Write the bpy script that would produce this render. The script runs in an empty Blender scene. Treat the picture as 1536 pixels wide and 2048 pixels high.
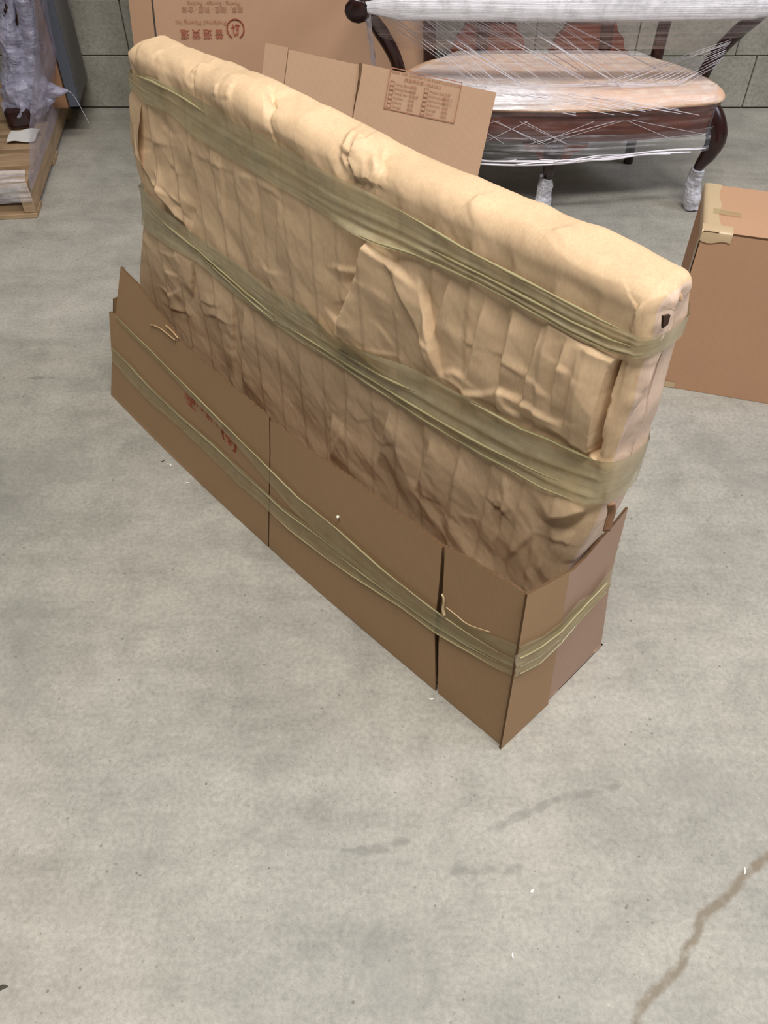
import bpy, bmesh, math, random
import numpy as np
from mathutils import Vector, Matrix

# ------------------------------------------------------------------ camera, world, light, exposure
S = bpy.context.scene
COL = S.collection
F_PX, PITCH, CAM_H = 1657.0, math.radians(47.5), 1.42
cam = bpy.data.cameras.new('camera'); camo = bpy.data.objects.new('camera', cam); COL.objects.link(camo)
camo.location = (0, 0, CAM_H); camo.rotation_euler = (math.pi/2 - PITCH, 0, 0)
cam.sensor_fit = 'VERTICAL'; cam.sensor_height = 24.0; cam.sensor_width = 18.0
cam.lens = 24.0*F_PX/2048.0; cam.clip_start = 0.02
S.camera = camo
vs = S.view_settings
vs.view_transform = 'Standard'; vs.look = 'None'; vs.gamma = 1.0; vs.use_curve_mapping = False
vs.exposure = 0.0
S.display_settings.display_device = 'sRGB'

wd = bpy.data.worlds.new('world'); S.world = wd; wd.use_nodes = True
wd.node_tree.nodes['Background'].inputs[0].default_value = (0.95, 0.97, 1.0, 1)
wd.node_tree.nodes['Background'].inputs[1].default_value = 0.10

def area(name, loc, target, sx, sy, power, color):
    l = bpy.data.lights.new(name, 'AREA'); l.shape = 'RECTANGLE'; l.size = sx; l.size_y = sy
    l.energy = power; l.color = color
    o = bpy.data.objects.new(name, l); COL.objects.link(o); o.location = loc
    d = Vector(target)-Vector(loc); o.rotation_euler = d.to_track_quat('-Z', 'Y').to_euler()
    return o
# warehouse strip lamps overhead
area('strip_lamp_near', (0.3, -0.35, 4.6), (0.3, -0.2, 0), 3.0, 0.5, 262, (1.0, 0.96, 0.90))
area('strip_lamp_mid', (0.0, 1.4, 4.8), (0.0, 1.4, 0), 3.0, 0.35, 20, (1.0, 0.965, 0.93))
# roof light far to the right, cool daylight
area('roof_daylight', (4.6, 0.6, 4.3), (0.3, 1.2, 0.3), 2.2, 1.6, 120, (0.86, 0.88, 1.0))

# ------------------------------------------------------------------ projection helpers (photo pixel -> point on a plane in the room)
C = np.array([0, 0, CAM_H]); RT = np.array([1., 0, 0])
FW = np.array([0, math.cos(PITCH), -math.sin(PITCH)]); DN = np.array([0, -math.sin(PITCH), -math.cos(PITCH)])
def rays(px):
    px = np.asarray(px, float)
    return FW + RT*((px[..., 0:1]-768)/F_PX) + DN*((px[..., 1:2]-1024)/F_PX)
def on_plane(px, p0, n):
    d = rays(px); p0 = np.asarray(p0, float); n = np.asarray(n, float)
    t = ((p0-C)@n)/(d@n)
    return C + d*t[..., None]
def on_floor(px, z=0.0): return on_plane(px, (0, 0, z), (0, 0, 1))
def proj(P):
    d = np.asarray(P, float)-C; w = d@FW
    return np.stack([768+F_PX*(d@RT)/w, 1024+F_PX*(d@DN)/w], -1)

# ------------------------------------------------------------------ noise
def _h(ix, iy, seed):
    n = (ix.astype(np.int64)*374761393 + iy.astype(np.int64)*668265263 + seed*2147483647) & 0xffffffff
    n = ((n ^ (n >> 13))*1274126177) & 0xffffffff
    return ((n ^ (n >> 16)) & 0xffff)/65535.0
def vnoise(x, y, seed=0):
    x = np.asarray(x, float); y = np.asarray(y, float)
    ix = np.floor(x); iy = np.floor(y); fx = x-ix; fy = y-iy
    fx = fx*fx*(3-2*fx); fy = fy*fy*(3-2*fy)
    a = _h(ix, iy, seed); b = _h(ix+1, iy, seed); c = _h(ix, iy+1, seed); d = _h(ix+1, iy+1, seed)
    return (a*(1-fx)+b*fx)*(1-fy)+(c*(1-fx)+d*fx)*fy*1.0
def fbm(x, y, seed=0, o=4):
    r = 0; a = .5
    for k in range(o):
        r = r+a*(vnoise(x, y, seed+k)-.5); x = x*2.03+7.1; y = y*2.03+3.7; a *= .5
    return r
def facet(x, y, seed=0):
    """piecewise-planar crumple: random heights on a skewed lattice, linear in each triangle"""
    x = np.asarray(x, float); y = np.asarray(y, float)
    wx = x+.9*(vnoise(x*.6, y*.6, seed+11)-.5); wy = y+.9*(vnoise(x*.6, y*.6, seed+12)-.5)
    ix = np.floor(wx); iy = np.floor(wy); fx = wx-ix; fy = wy-iy
    a = _h(ix, iy, seed); b = _h(ix+1, iy, seed); c = _h(ix, iy+1, seed); d = _h(ix+1, iy+1, seed)
    lo = a+(b-a)*fx+(d-b)*fy; up = a+(d-c)*fx+(c-a)*fy
    return np.where(fx > fy, lo, up)-.5
def sstep(a, b, x):
    t = np.clip((np.asarray(x, float)-a)/(b-a), 0, 1); return t*t*(3-2*t)
def seg_dist(x, y, pts):
    """distance to a polyline, signed side (+ = left of travel), and position along it"""
    best = np.full(x.shape, 1e9); side = np.zeros(x.shape); along = np.zeros(x.shape)
    L = 0
    pts = np.asarray(pts, float)
    tot = np.sum(np.hypot(*(np.diff(pts, axis=0).T)))
    for (x0, y0), (x1, y1) in zip(pts[:-1], pts[1:]):
        dx, dy = x1-x0, y1-y0; l2 = dx*dx+dy*dy; l = math.sqrt(l2)
        t = np.clip(((x-x0)*dx+(y-y0)*dy)/l2, 0, 1)
        d = np.hypot(x-x0-t*dx, y-y0-t*dy)
        m = d < best
        best = np.where(m, d, best); side = np.where(m, np.sign(dx*(y-y0)-dy*(x-x0)), side)
        along = np.where(m, (L+t*l)/tot, along); L += l
    return best, side, along

# ------------------------------------------------------------------ mesh helpers
def mesh_obj(name, V, Fc, mats, parent=None, smooth=True, uv=None, midx=None):
    me = bpy.data.meshes.new(name)
    me.from_pydata([tuple(map(float, p)) for p in V], [], [tuple(map(int, f)) for f in Fc])
    if not isinstance(mats, (list, tuple)): mats = [mats]
    for m in mats: me.materials.append(m)
    if midx is not None: me.polygons.foreach_set('material_index', list(map(int, midx)))
    me.polygons.foreach_set('use_smooth', [smooth]*len(me.polygons))
    if uv is not None:
        l = me.uv_layers.new(name='UVMap')
        vi = np.zeros(len(me.loops), int); me.loops.foreach_get('vertex_index', vi)
        l.data.foreach_set('uv', np.asarray(uv, float)[vi].ravel())
    me.update()
    o = bpy.data.objects.new(name, me); COL.objects.link(o)
    if parent is not None: attach(o, parent)
    return o
def attach(o, p):
    o.parent = p; o.matrix_parent_inverse = p_world(p).inverted()
def p_world(p):
    m = Matrix.LocRotScale(p.location, p.rotation_euler, p.scale)
    return (p_world(p.parent) @ p.matrix_parent_inverse @ m) if p.parent else m
def thing(name, label, cat, loc=(0, 0, 0), group=None):
    o = bpy.data.objects.new(name, None); COL.objects.link(o); o.location = loc
    o.empty_display_size = .05
    return tag(o, label, cat, group)
def tag(o, label, cat, group=None):
    o['label'] = label; o['category'] = cat
    if group: o['group'] = group
    return o
def grid_faces(n, m, wrap_m=False, off=0):
    F = []
    mm = m if wrap_m else m-1
    for i in range(n-1):
        for k in range(mm):
            k2 = (k+1) % m
            F.append((off+i*m+k, off+(i+1)*m+k, off+(i+1)*m+k2, off+i*m+k2))
    return F
def grid_normals(P):
    a = np.gradient(P, axis=0); b = np.gradient(P, axis=1)
    n = np.cross(a, b); l = np.linalg.norm(n, axis=-1, keepdims=True); return n/np.maximum(l, 1e-12)
def grid_uv(P):
    n, m = P.shape[:2]
    u = np.zeros((n, m)); v = np.zeros((n, m))
    du = np.linalg.norm(np.diff(P, axis=0), axis=-1).mean(1); u[1:] = np.cumsum(du)[:, None]
    dv = np.linalg.norm(np.diff(P, axis=1), axis=-1).mean(0); v[:, 1:] = np.cumsum(dv)[None]
    return np.stack([u, v], -1).reshape(-1, 2)
def sheet(name, P, thick, mats, parent=None, smooth=True):
    """solid sheet: P is the face seen (n,m,3); thick = vector (or per-vertex array) to the other face; mats[1] colours the cut edge"""
    n, m = P.shape[:2]
    T = np.broadcast_to(np.asarray(thick, float), P.shape)
    # grid_faces winding gives normal = d/dk x d/di ; make it face away from thick
    V = np.concatenate([P.reshape(-1, 3), (P+T).reshape(-1, 3)])
    Fa = grid_faces(n, m)
    g = np.cross(P[-1, 0]-P[0, 0], P[0, -1]-P[0, 0])
    flip = (g@T.reshape(-1, 3).mean(0)) < 0
    Fa = [f if not flip else f[::-1] for f in Fa]
    N = n*m
    Fb = [tuple(N+q for q in f[::-1]) for f in Fa]
    rim = [i*m for i in range(n)]+[(n-1)*m+k for k in range(1, m)]+[i*m+m-1 for i in range(n-2, -1, -1)]+[k for k in range(m-2, 0, -1)]
    R = []
    for a, b in zip(rim, rim[1:]+rim[:1]):
        f = (a, b, b+N, a+N); R.append(f[::-1] if not flip else f)
    uv = grid_uv(P); uv = np.concatenate([uv, uv])
    ms = mats if isinstance(mats, (list, tuple)) else [mats]
    mi = [0]*(len(Fa)+len(Fb))+[min(1, len(ms)-1)]*len(R)
    o = mesh_obj(name, V, Fa+Fb+R, ms, parent, smooth, uv, mi)
    if smooth:
        me = o.data
        sm = [True]*(len(Fa)+len(Fb))+[False]*len(R); me.polygons.foreach_set('use_smooth', sm)
        for e in me.edges:
            pass
        me.set_sharp_from_angle(angle=math.radians(50))
    return o
def rs(pts, n):
    pts = np.asarray(pts, float); d = np.r_[0, np.cumsum(np.linalg.norm(np.diff(pts, axis=0), axis=1))]
    t = np.linspace(0, d[-1], n)
    return np.stack([np.interp(t, d, pts[:, k]) for k in range(pts.shape[1])], -1)
def coons(top, bot, left, right, n, m):
    """top,bot run left->right; left,right run top->bottom"""
    T = rs(top, n); B = rs(bot, n); L = rs(left, m); R = rs(right, m)
    u = np.linspace(0, 1, n)[:, None, None]; v = np.linspace(0, 1, m)[None, :, None]
    return ((1-v)*T[:, None]+v*B[:, None]+(1-u)*L[None]+u*R[None]
            - ((1-u)*(1-v)*T[0]+u*(1-v)*T[-1]+(1-u)*v*B[0]+u*v*B[-1]))
def smooth_path(pts, n):
    """Catmull-Rom resample"""
    p = np.asarray(pts, float); p = np.vstack([2*p[0]-p[1], p, 2*p[-1]-p[-2]])
    k = len(p)-3; t = np.linspace(0, k-1e-9, n); i = t.astype(int); f = (t-i)[:, None]
    a, b, c, d = p[i], p[i+1], p[i+2], p[i+3]
    return .5*((2*b)+(c-a)*f+(2*a-5*b+4*c-d)*f*f+(3*b-a-3*c+d)*f**3)
def tube_arrays(path, rad, seg=10, caps=True, flat=1.0):
    path = np.asarray(path, float); n = len(path)
    rad = np.broadcast_to(np.asarray(rad, float), (n,))
    t = np.gradient(path, axis=0); t /= np.linalg.norm(t, axis=1, keepdims=True)
    up = np.array([0, 0, 1.]) if abs(t[0, 2]) < .9 else np.array([0, 1., 0])
    V = []
    for i in range(n):
        x = np.cross(up, t[i]); x /= np.linalg.norm(x); y = np.cross(t[i], x)
        up = y
        a = np.arange(seg)*2*math.pi/seg
        V.append(path[i]+rad[i]*(np.cos(a)[:, None]*x+flat*np.sin(a)[:, None]*y))
    V = np.array(V)
    F = [f[::-1] for f in grid_faces(n, seg, True)]
    if caps:
        F.append(tuple(range(seg))[::-1]); F.append(tuple((n-1)*seg+k for k in range(seg)))
    return V.reshape(-1, 3), F
def tube(name, path, rad, mat, parent=None, seg=10, flat=1.0, disp=None):
    V, F = tube_arrays(path, rad, seg, True, flat)
    if disp is not None: V = disp(V)
    return mesh_obj(name, V, F, mat, parent, True)
def joined(name, parts, mat, parent=None, smooth=True):
    V = []; F = []; o = 0
    for v, f in parts:
        V.append(v); F += [tuple(q+o for q in ff) for ff in f]; o += len(v)
    return mesh_obj(name, np.concatenate(V), F, mat, parent, smooth)
def box_arrays(x0, x1, y0, y1, z0, z1):
    V = np.array([(x, y, z) for z in (z0, z1) for y in (y0, y1) for x in (x0, x1)], float)
    F = [(0, 2, 3, 1), (4, 5, 7, 6), (0, 1, 5, 4), (2, 6, 7, 3), (0, 4, 6, 2), (1, 3, 7, 5)]
    return V, F
def bevel_box(name, x0, x1, y0, y1, z0, z1, mat, parent=None, b=.004, frame=None, seg=1):
    bm = bmesh.new()
    V, F = box_arrays(x0, x1, y0, y1, z0, z1)
    vv = [bm.verts.new(p) for p in V]
    for f in F: bm.faces.new([vv[i] for i in f])
    if b: bmesh.ops.bevel(bm, geom=bm.edges[:], offset=b, segments=seg, affect='EDGES', profile=.6)
    if frame is not None:
        o_, ux, uy = frame
        for v in bm.verts:
            v.co = Vector(o_)+Vector(ux)*v.co.x+Vector(uy)*v.co.y+Vector((0, 0, 1))*v.co.z
    me = bpy.data.meshes.new(name); bm.to_mesh(me); bm.free(); me.materials.append(mat)
    o = bpy.data.objects.new(name, me); COL.objects.link(o)
    if parent is not None: attach(o, parent)
    return o

# ------------------------------------------------------------------ materials
def lin(c):
    return tuple(((x/255.)/12.92 if x/255. < .04045 else ((x/255.+.055)/1.055)**2.4) for x in c)+(1,)
class NT:
    def __init__(s, name):
        s.m = bpy.data.materials.new(name); s.m.use_nodes = True; s.t = s.m.node_tree
        s.b = s.t.nodes['Principled BSDF']; s.out = s.t.nodes['Material Output']
    def n(s, typ, ins=None, **kw):
        nd = s.t.nodes.new('ShaderNode'+typ)
        for k, v in kw.items(): setattr(nd, k, v)
        for k, v in (ins or {}).items(): s.set(nd.inputs[k], v)
        return nd
    def set(s, sock, v):
        if hasattr(v, 'is_output'): s.t.links.new(v, sock)
        elif hasattr(v, 'outputs'): s.t.links.new(v.outputs[0], sock)
        else: sock.default_value = v
    def obj(s): return s.n('TexCoord').outputs['Object']
    def uv(s): return s.n('TexCoord').outputs['UV']
    def mapn(s, vec, scale=(1, 1, 1), rot=(0, 0, 0)): return s.n('Mapping', {'Vector': vec, 'Scale': scale, 'Rotation': rot})
    def noise(s, vec, scale, detail=4, rough=.55, dist=0): return s.n('TexNoise', {'Vector': vec, 'Scale': scale, 'Detail': detail, 'Roughness': rough, 'Distortion': dist}).outputs['Fac']
    def ramp(s, fac, stops):
        r = s.n('ValToRGB', {'Fac': fac}); e = r.color_ramp.elements
        while len(e) < len(stops): e.new(.5)
        for el, (p, c) in zip(e, stops): el.position = p; el.color = c if len(c) == 4 else tuple(c)+(1,)
        return r.outputs[0]
    def mix(s, fac, a, b, mode='MIX'):
        q = s.n('Mix', data_type='RGBA', blend_type=mode)
        s.set(q.inputs[0], fac); s.set(q.inputs[6], a); s.set(q.inputs[7], b); return q.outputs[2]
    def math(s, op, a, b=0.0, c=None):
        q = s.n('Math', operation=op); s.set(q.inputs[0], a); s.set(q.inputs[1], b)
        if c is not None: s.set(q.inputs[2], c)
        return q.outputs[0]
    def bump(s, h, strength, dist=.002): return s.n('Bump', {'Height': h, 'Strength': strength, 'Distance': dist}).outputs[0]
    def p(s, **kw):
        for k, v in kw.items(): s.set(s.b.inputs[k.replace('_', ' ')], v)
        return s.m
G = lambda v: (v, v, v, 1)

def m_kraft(name, c, var=.12):
    t = NT(name); o = t.obj()
    a = t.noise(o, 5, 5); f = t.noise(t.mapn(o, (1, 1, .35)), 260, 3, .7)
    lo = tuple(x*(1-var) for x in lin(c)[:3])+(1,); hi = tuple(min(1, x*(1+var)) for x in lin(c)[:3])+(1,)
    k = t.mix(t.ramp(a, [(.3, G(0)), (.7, G(1))]), lo, hi)
    k = t.mix(.16, k, t.ramp(f, [(.3, G(.25)), (.7, G(.8))]), 'OVERLAY')
    return t.p(Base_Color=k, Roughness=.62, Specular_IOR_Level=.28, Normal=t.bump(f, .10, .0006))
def m_card(name, c, flute=(520, 0), var=.07, rough=.72):
    """corrugated board: fine flute lines across the UV given in metres"""
    t = NT(name); u = t.uv()
    w = t.n('TexWave', {'Vector': t.mapn(u, (1, 1, 1), (0, 0, 0 if flute[1] == 0 else math.pi/2)), 'Scale': flute[0]/9., 'Distortion': .3, 'Detail': 1.0}, wave_type='BANDS', bands_direction='X').outputs['Fac']
    o = t.obj(); a = t.noise(o, 6, 5); f = t.noise(o, 420, 2, .6)
    L = lin(c)[:3]
    k = t.mix(a, tuple(x*(1-var) for x in L)+(1,), tuple(x*(1+var) for x in L)+(1,))
    k = t.mix(.10, k, t.ramp(f, [(.3, G(.3)), (.7, G(.7))]), 'OVERLAY')
    k = t.mix(.025, k, w, 'OVERLAY')
    return t.p(Base_Color=k, Roughness=rough, Specular_IOR_Level=.25, Normal=t.bump(w, .05, .0004))
def m_plain(name, c, rough=.6, spec=.4, nscale=30, var=.1, bump=0.0, **kw):
    t = NT(name); o = t.obj(); a = t.noise(o, nscale, 4)
    L = lin(c)[:3]
    k = t.mix(a, tuple(x*(1-var) for x in L)+(1,), tuple(min(1, x*(1+var)) for x in L)+(1,))
    if bump: t.p(Normal=t.bump(a, bump))
    return t.p(Base_Color=k, Roughness=rough, Specular_IOR_Level=spec, **kw)
def m_film(name, tint, dens, streak=(3, 90), lo=.35, hi=.75, rough=.14, base=.06, tr=(1, 1, 1, 1), bump=.35, fade=False):
    """clear plastic film: thin and see-through with denser stretched wrinkles along U"""
    t = NT(name); u = t.uv()
    a = t.noise(t.mapn(u, (streak[0], streak[1], 1)), 1.0, 5, .65, .4)
    o = t.noise(t.obj(), 26, 4, .6)
    den = t.n('MapRange', {'Value': a, 'From Min': lo, 'From Max': hi, 'To Min': base, 'To Max': dens}).outputs[0]
    den = t.math('MULTIPLY', den, t.n('MapRange', {'Value': o, 'From Min': .3, 'From Max': .65, 'To Min': .6, 'To Max': 1.15}).outputs[0])
    if fade: den = t.math('MULTIPLY', den, t.n('Attribute', attribute_name='glare_fade').outputs['Fac'])
    fr = t.math('ADD', t.math('MULTIPLY', t.math('POWER', t.n('LayerWeight', {'Blend': .5}).outputs['Facing'], 4.0), .9), .04)
    den = t.n('Clamp', {'Value': t.math('ADD', den, t.math('MULTIPLY', fr, .5)), 'Max': .96}).outputs[0]
    bp = t.bump(t.math('ADD', a, t.math('MULTIPLY', o, .5)), bump, .004)
    t.p(Base_Color=lin(tint), Roughness=rough, Specular_IOR_Level=.7, Normal=bp)
    tp = t.n('BsdfTransparent', {'Color': tr})
    mx = t.n('MixShader', {0: den, 1: tp, 2: t.b.outputs[0]})
    t.t.links.new(mx.outputs[0], t.out.inputs[0]); return t.m

KRAFT = m_kraft('kraft_paper', (210, 180, 145))
KRAFT_IN = m_kraft('kraft_paper_edge', (198, 166, 126))
KRAFT_END_LIT = m_kraft('kraft_paper_end_lit', (214, 188, 168))  # same paper, tinted pink to paint in the coloured light on the right end
CARD_TRAY = m_card('tray_cardboard', (164, 132, 98))
CARD_END_LIT = m_card('tray_end_lit_cardboard', (174, 144, 124), (520, 0))  # tray board made paler and pinker, painting in the cool light from the right
CARD_BOX = m_card('box_cardboard', (187, 147, 117), (520, 1))
CARD_BIG = m_card('flat_carton_cardboard', (178, 142, 114), (400, 0))
CARD_LIST = m_card('checklist_carton_cardboard', (186, 152, 124), (400, 0))
CARD_DULL = m_card('dull_cardboard', (150, 112, 84), (520, 1))
CARD_EDGE = m_plain('cardboard_cut_edge', (104, 80, 58), .85, .1, 300, .45)
INK_RED = m_plain('red_ink', (158, 84, 66), .7, .2, 200, .15)
INK_RED_PALE = m_plain('pale_red_ink', (166, 118, 94), .7, .2, 200, .15)
INK_DARK = m_plain('brown_ink', (92, 62, 44), .7, .2, 200, .15)
INK_ORANGE = m_plain('orange_ink', (188, 96, 68), .7, .2, 200, .2)

def m_tape(name, tint, dens, tr, rough=.16, streak=(2.5, 60)):
    return m_film(name, tint, dens, streak, .3, .72, rough, dens*.62, tr, .30)
TAPE = m_tape('clear_olive_tape', (192, 180, 146), .66, (.88, .88, .78, 1), .12)
TAPE_TRAY = m_tape('tray_olive_tape', (186, 174, 134), .40, (.93, .91, .82, 1), .13, (3, 120))
TAPE_THIN = m_tape('thin_olive_tape', (196, 186, 148), .34, (.92, .90, .82, 1), .14)
TAPE_ROPE = m_plain('rolled_tape', (168, 158, 120), .10, .6, 30, .06)
TAPE_TAN = m_plain('tan_packing_tape', (196, 172, 138), .38, .5, 20, .06)
FILM = m_film('stretch_film', (240, 238, 248), .50, (2, 60), .47, .74, .10, .01)
FILM_SEAT = m_film('seat_stretch_film', (255, 250, 248), .70, (2.5, 46), .40, .76, .10, .20)
FILM_GLARE = m_film('glare_stretch_film', (252, 248, 250), .99, (3, 40), .30, .55, .08, .45, fade=True)  # dense white film whose colour stands in for glare on the seat
FILM_WHITE = m_film('bundled_stretch_film', (250, 248, 255), .99, (2.2, 190), .28, .56, .12, .55, bump=.8)
FILM_SKIRT = m_film('skirt_stretch_film', (226, 226, 234), .75, (2.5, 70), .50, .72, .08, .05, bump=.7)
FILM_APRON = m_film('apron_stretch_film', (230, 222, 226), .30, (3, 50), .48, .85, .10, .02)
FILM_CRUMPLE = m_film('crumpled_film', (222, 222, 232), .92, (30, 60), .3, .65, .08, .45, bump=1.0)
FILM_LEG = m_film('leg_crumpled_film', (186, 184, 206), .80, (18, 50), .30, .70, .07, .34, bump=1.2)
FILM_LAV = m_film('lavender_pallet_film', (182, 172, 186), .6, (1.5, 26), .34, .76, .16, .26)
STRAND = m_plain('film_strand', (238, 234, 242), .2, .7, 40, .04)

def m_wood(name, c1, c2, rough=.28, scale=14, axis=(1, .12, 1)):
    t = NT(name); o = t.obj(); a = t.noise(t.mapn(o, axis), scale*4, 5, .6, .6)
    k = t.mix(t.ramp(a, [(.35, G(0)), (.68, G(1))]), lin(c1), lin(c2))
    return t.p(Base_Color=k, Roughness=rough, Specular_IOR_Level=.5, Normal=t.bump(a, .08))
ROSEWOOD = m_wood('rosewood', (78, 34, 22), (112, 56, 36), .25, 10, (.2, 1, 1))
DARKWOOD = m_wood('dark_rosewood', (34, 18, 18), (58, 30, 28), .25, 10, (1, 1, .2))
PALLET_WOOD = m_wood('pallet_pine', (150, 122, 92), (178, 150, 116), .8, 8, (.15, 1, 1))
PALLET_SIDE = m_wood('pallet_pine_side', (150, 124, 96), (180, 154, 122), .8, 8, (1, .15, 1))
def m_fabric():
    t = NT('seat_brocade'); o = t.obj()
    m = t.mapn(o, (17, 17, 17), (0, 0, math.pi/4))
    ck = t.n('TexVoronoi', {'Vector': m, 'Scale': 1.0, 'Randomness': .25}).outputs['Distance']
    k = t.mix(t.ramp(ck, [(.25, G(1)), (.45, G(0))]), lin((236, 194, 162)), lin((248, 218, 190)))
    f = t.noise(o, 500, 2)
    return t.p(Base_Color=k, Roughness=.55, Specular_IOR_Level=.4, Normal=t.bump(t.math('ADD', f, ck), .2))
FABRIC = m_fabric()
TORN = m_plain('torn_dark_inside', (78, 58, 48), .9, .1)
BLACK = m_plain('dark_recess', (26, 24, 24), .9, .1)
BLUEGREY = m_plain('bluegrey_blanket', (122, 118, 114), .85, .2, 12, .15)
PAD_EDGE = m_plain('pad_edge', (84, 88, 98), .7, .2, 12, .15)
PURPLE = m_plain('purple_quilt', (92, 86, 112), .7, .3, 14, .3)
WHITE_PAPER = m_plain('white_paper', (222, 220, 216), .6, .3)
FOAM = m_plain('white_foam', (240, 236, 224), .7, .3)
SCRAP_DARK = m_plain('dark_scrap', (70, 64, 56), .7, .3)

def m_floor():
    t = NT('concrete_floor'); o = t.obj()
    big = t.noise(o, 1.1, 6, .6); mid = t.noise(o, 6, 6, .62, .3); fine = t.noise(o, 110, 4, .65); vf = t.noise(o, 420, 2, .6)
    k = t.ramp(big, [(.28, lin((147, 145, 138))), (.5, lin((163, 160, 151))), (.72, lin((172, 166, 155)))])
    k = t.mix(.52, k, t.ramp(mid, [(.28, G(.32)), (.5, G(.5)), (.75, G(.62))]), 'OVERLAY')
    m2 = t.noise(o, 22, 5, .65); k = t.mix(.32, k, t.ramp(m2, [(.3, G(.36)), (.5, G(.5)), (.72, G(.6))]), 'OVERLAY')
    k = t.mix(.42, k, t.ramp(fine, [(.3, G(.30)), (.5, G(.5)), (.7, G(.68))]), 'OVERLAY')
    k = t.mix(.18, k, t.ramp(vf, [(.3, G(.3)), (.7, G(.7))]), 'OVERLAY')
    # horizontal smears left by sweeping and traffic
    sm = t.noise(t.mapn(o, (1.6, 9, 1)), 1.6, 5, .6)
    k = t.mix(.45, k, t.ramp(sm, [(.30, G(.36)), (.5, G(.5)), (.72, G(.58))]), 'OVERLAY')
    # pits and grit
    v1 = t.n('TexVoronoi', {'Vector': o, 'Scale': 42, 'Randomness': 1.0})
    gate = t.ramp(t.noise(o, 13, 2), [(.50, G(0)), (.60, G(1))])
    pit = t.math('MULTIPLY', t.ramp(v1.outputs['Distance'], [(.07, G(1)), (.13, G(0))]), gate)
    k = t.mix(t.math('MULTIPLY', pit, .62), k, lin((84, 80, 72)))
    v2 = t.n('TexVoronoi', {'Vector': o, 'Scale': 120, 'Randomness': 1.0})
    p2 = t.math('MULTIPLY', t.ramp(v2.outputs['Distance'], [(.10, G(1)), (.18, G(0))]), t.ramp(t.noise(o, 30, 2), [(.52, G(0)), (.60, G(1))]))
    k = t.mix(t.math('MULTIPLY', p2, .45), k, lin((92, 88, 80)))
    v3 = t.n('TexVoronoi', {'Vector': t.mapn(o, (1, 1, 1), (0, 0, .6)), 'Scale': 60, 'Randomness': 1.0})
    p3 = t.math('MULTIPLY', t.ramp(v3.outputs['Distance'], [(.05, G(1)), (.09, G(0))]), t.ramp(t.noise(o, 17, 2), [(.56, G(0)), (.63, G(1))]))
    k = t.mix(t.math('MULTIPLY', p3, .5), k, lin((214, 210, 200)))
    # stained crack lines: distance in metres stored per vertex
    def line(attr, w, col, amt, wob):
        d = t.n('Attribute', attribute_name=attr).outputs['Fac']
        d = t.math('ADD', d, t.math('MULTIPLY', t.math('SUBTRACT', t.noise(o, 45, 4), .5), wob))
        mask = t.n('MapRange', {'Value': d, 'From Min': w*.3, 'From Max': w, 'To Min': amt, 'To Max': 0.0}).outputs[0]
        return mask, lin(col)
    for a in (('crack', .010, (124, 112, 94), .85, .018), ('scuff', .010, (120, 118, 112), .55, .026), ('smear', .07, (130, 128, 123), .35, .14)):
        mk, c = line(*a); k = t.mix(mk, k, c)
    bm = t.math('SUBTRACT', t.math('ADD', fine, t.math('MULTIPLY', mid, .8)), t.math('MULTIPLY', pit, 1.2))
    rr = t.n('MapRange', {'Value': mid, 'To Min': .42, 'To Max': .68}).outputs[0]
    return t.p(Base_Color=k, Roughness=rr, Specular_IOR_Level=.35, Normal=t.bump(bm, .10, .002))
def m_block():
    t = NT('concrete_block'); o = t.obj()
    a = t.noise(o, 3.5, 6, .65); f = t.noise(o, 70, 5, .7)
    k = t.ramp(a, [(.3, lin((138, 135, 125))), (.55, lin((162, 159, 148))), (.75, lin((178, 174, 164)))])
    k = t.mix(.5, k, t.ramp(f, [(.28, G(.22)), (.5, G(.5)), (.75, G(.66))]), 'OVERLAY')
    sp = t.ramp(t.noise(o, 16, 4, .7), [(.62, G(0)), (.72, G(1))])
    k = t.mix(t.math('MULTIPLY', sp, .35), k, lin((196, 192, 182)))
    return t.p(Base_Color=k, Roughness=.9, Specular_IOR_Level=.15, Normal=t.bump(f, .7, .004))
FLOOR = m_floor(); BLOCK = m_block(); MORTAR = m_plain('mortar', (126, 122, 111), .95, .1, 40, .25)

# ------------------------------------------------------------------ text helper
def text(name, body, size, loc, xd, yd, mat, parent, align='CENTER', space=1.0, sx=1.0):
    cu = bpy.data.curves.new(name, 'FONT'); cu.body = body; cu.size = size; cu.align_x = align; cu.align_y = 'CENTER'
    cu.space_character = space; cu.resolution_u = 2
    tmp = bpy.data.objects.new('tmp_text', cu); COL.objects.link(tmp)
    dg = bpy.context.evaluated_depsgraph_get(); dg.update()
    me = bpy.data.meshes.new_from_object(tmp.evaluated_get(dg)); COL.objects.unlink(tmp); bpy.data.objects.remove(tmp)
    me.name = name; me.materials.clear(); me.materials.append(mat)
    x = Vector(xd).normalized(); y = (Vector(yd)-x*Vector(yd).dot(x)).normalized(); z = x.cross(y)
    M = Matrix(((x.x*sx, y.x, z.x, loc[0]), (x.y*sx, y.y, z.y, loc[1]), (x.z*sx, y.z, z.z, loc[2]), (0, 0, 0, 1)))
    me.transform(M)
    o = bpy.data.objects.new(name, me); COL.objects.link(o); attach(o, parent); return o
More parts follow.
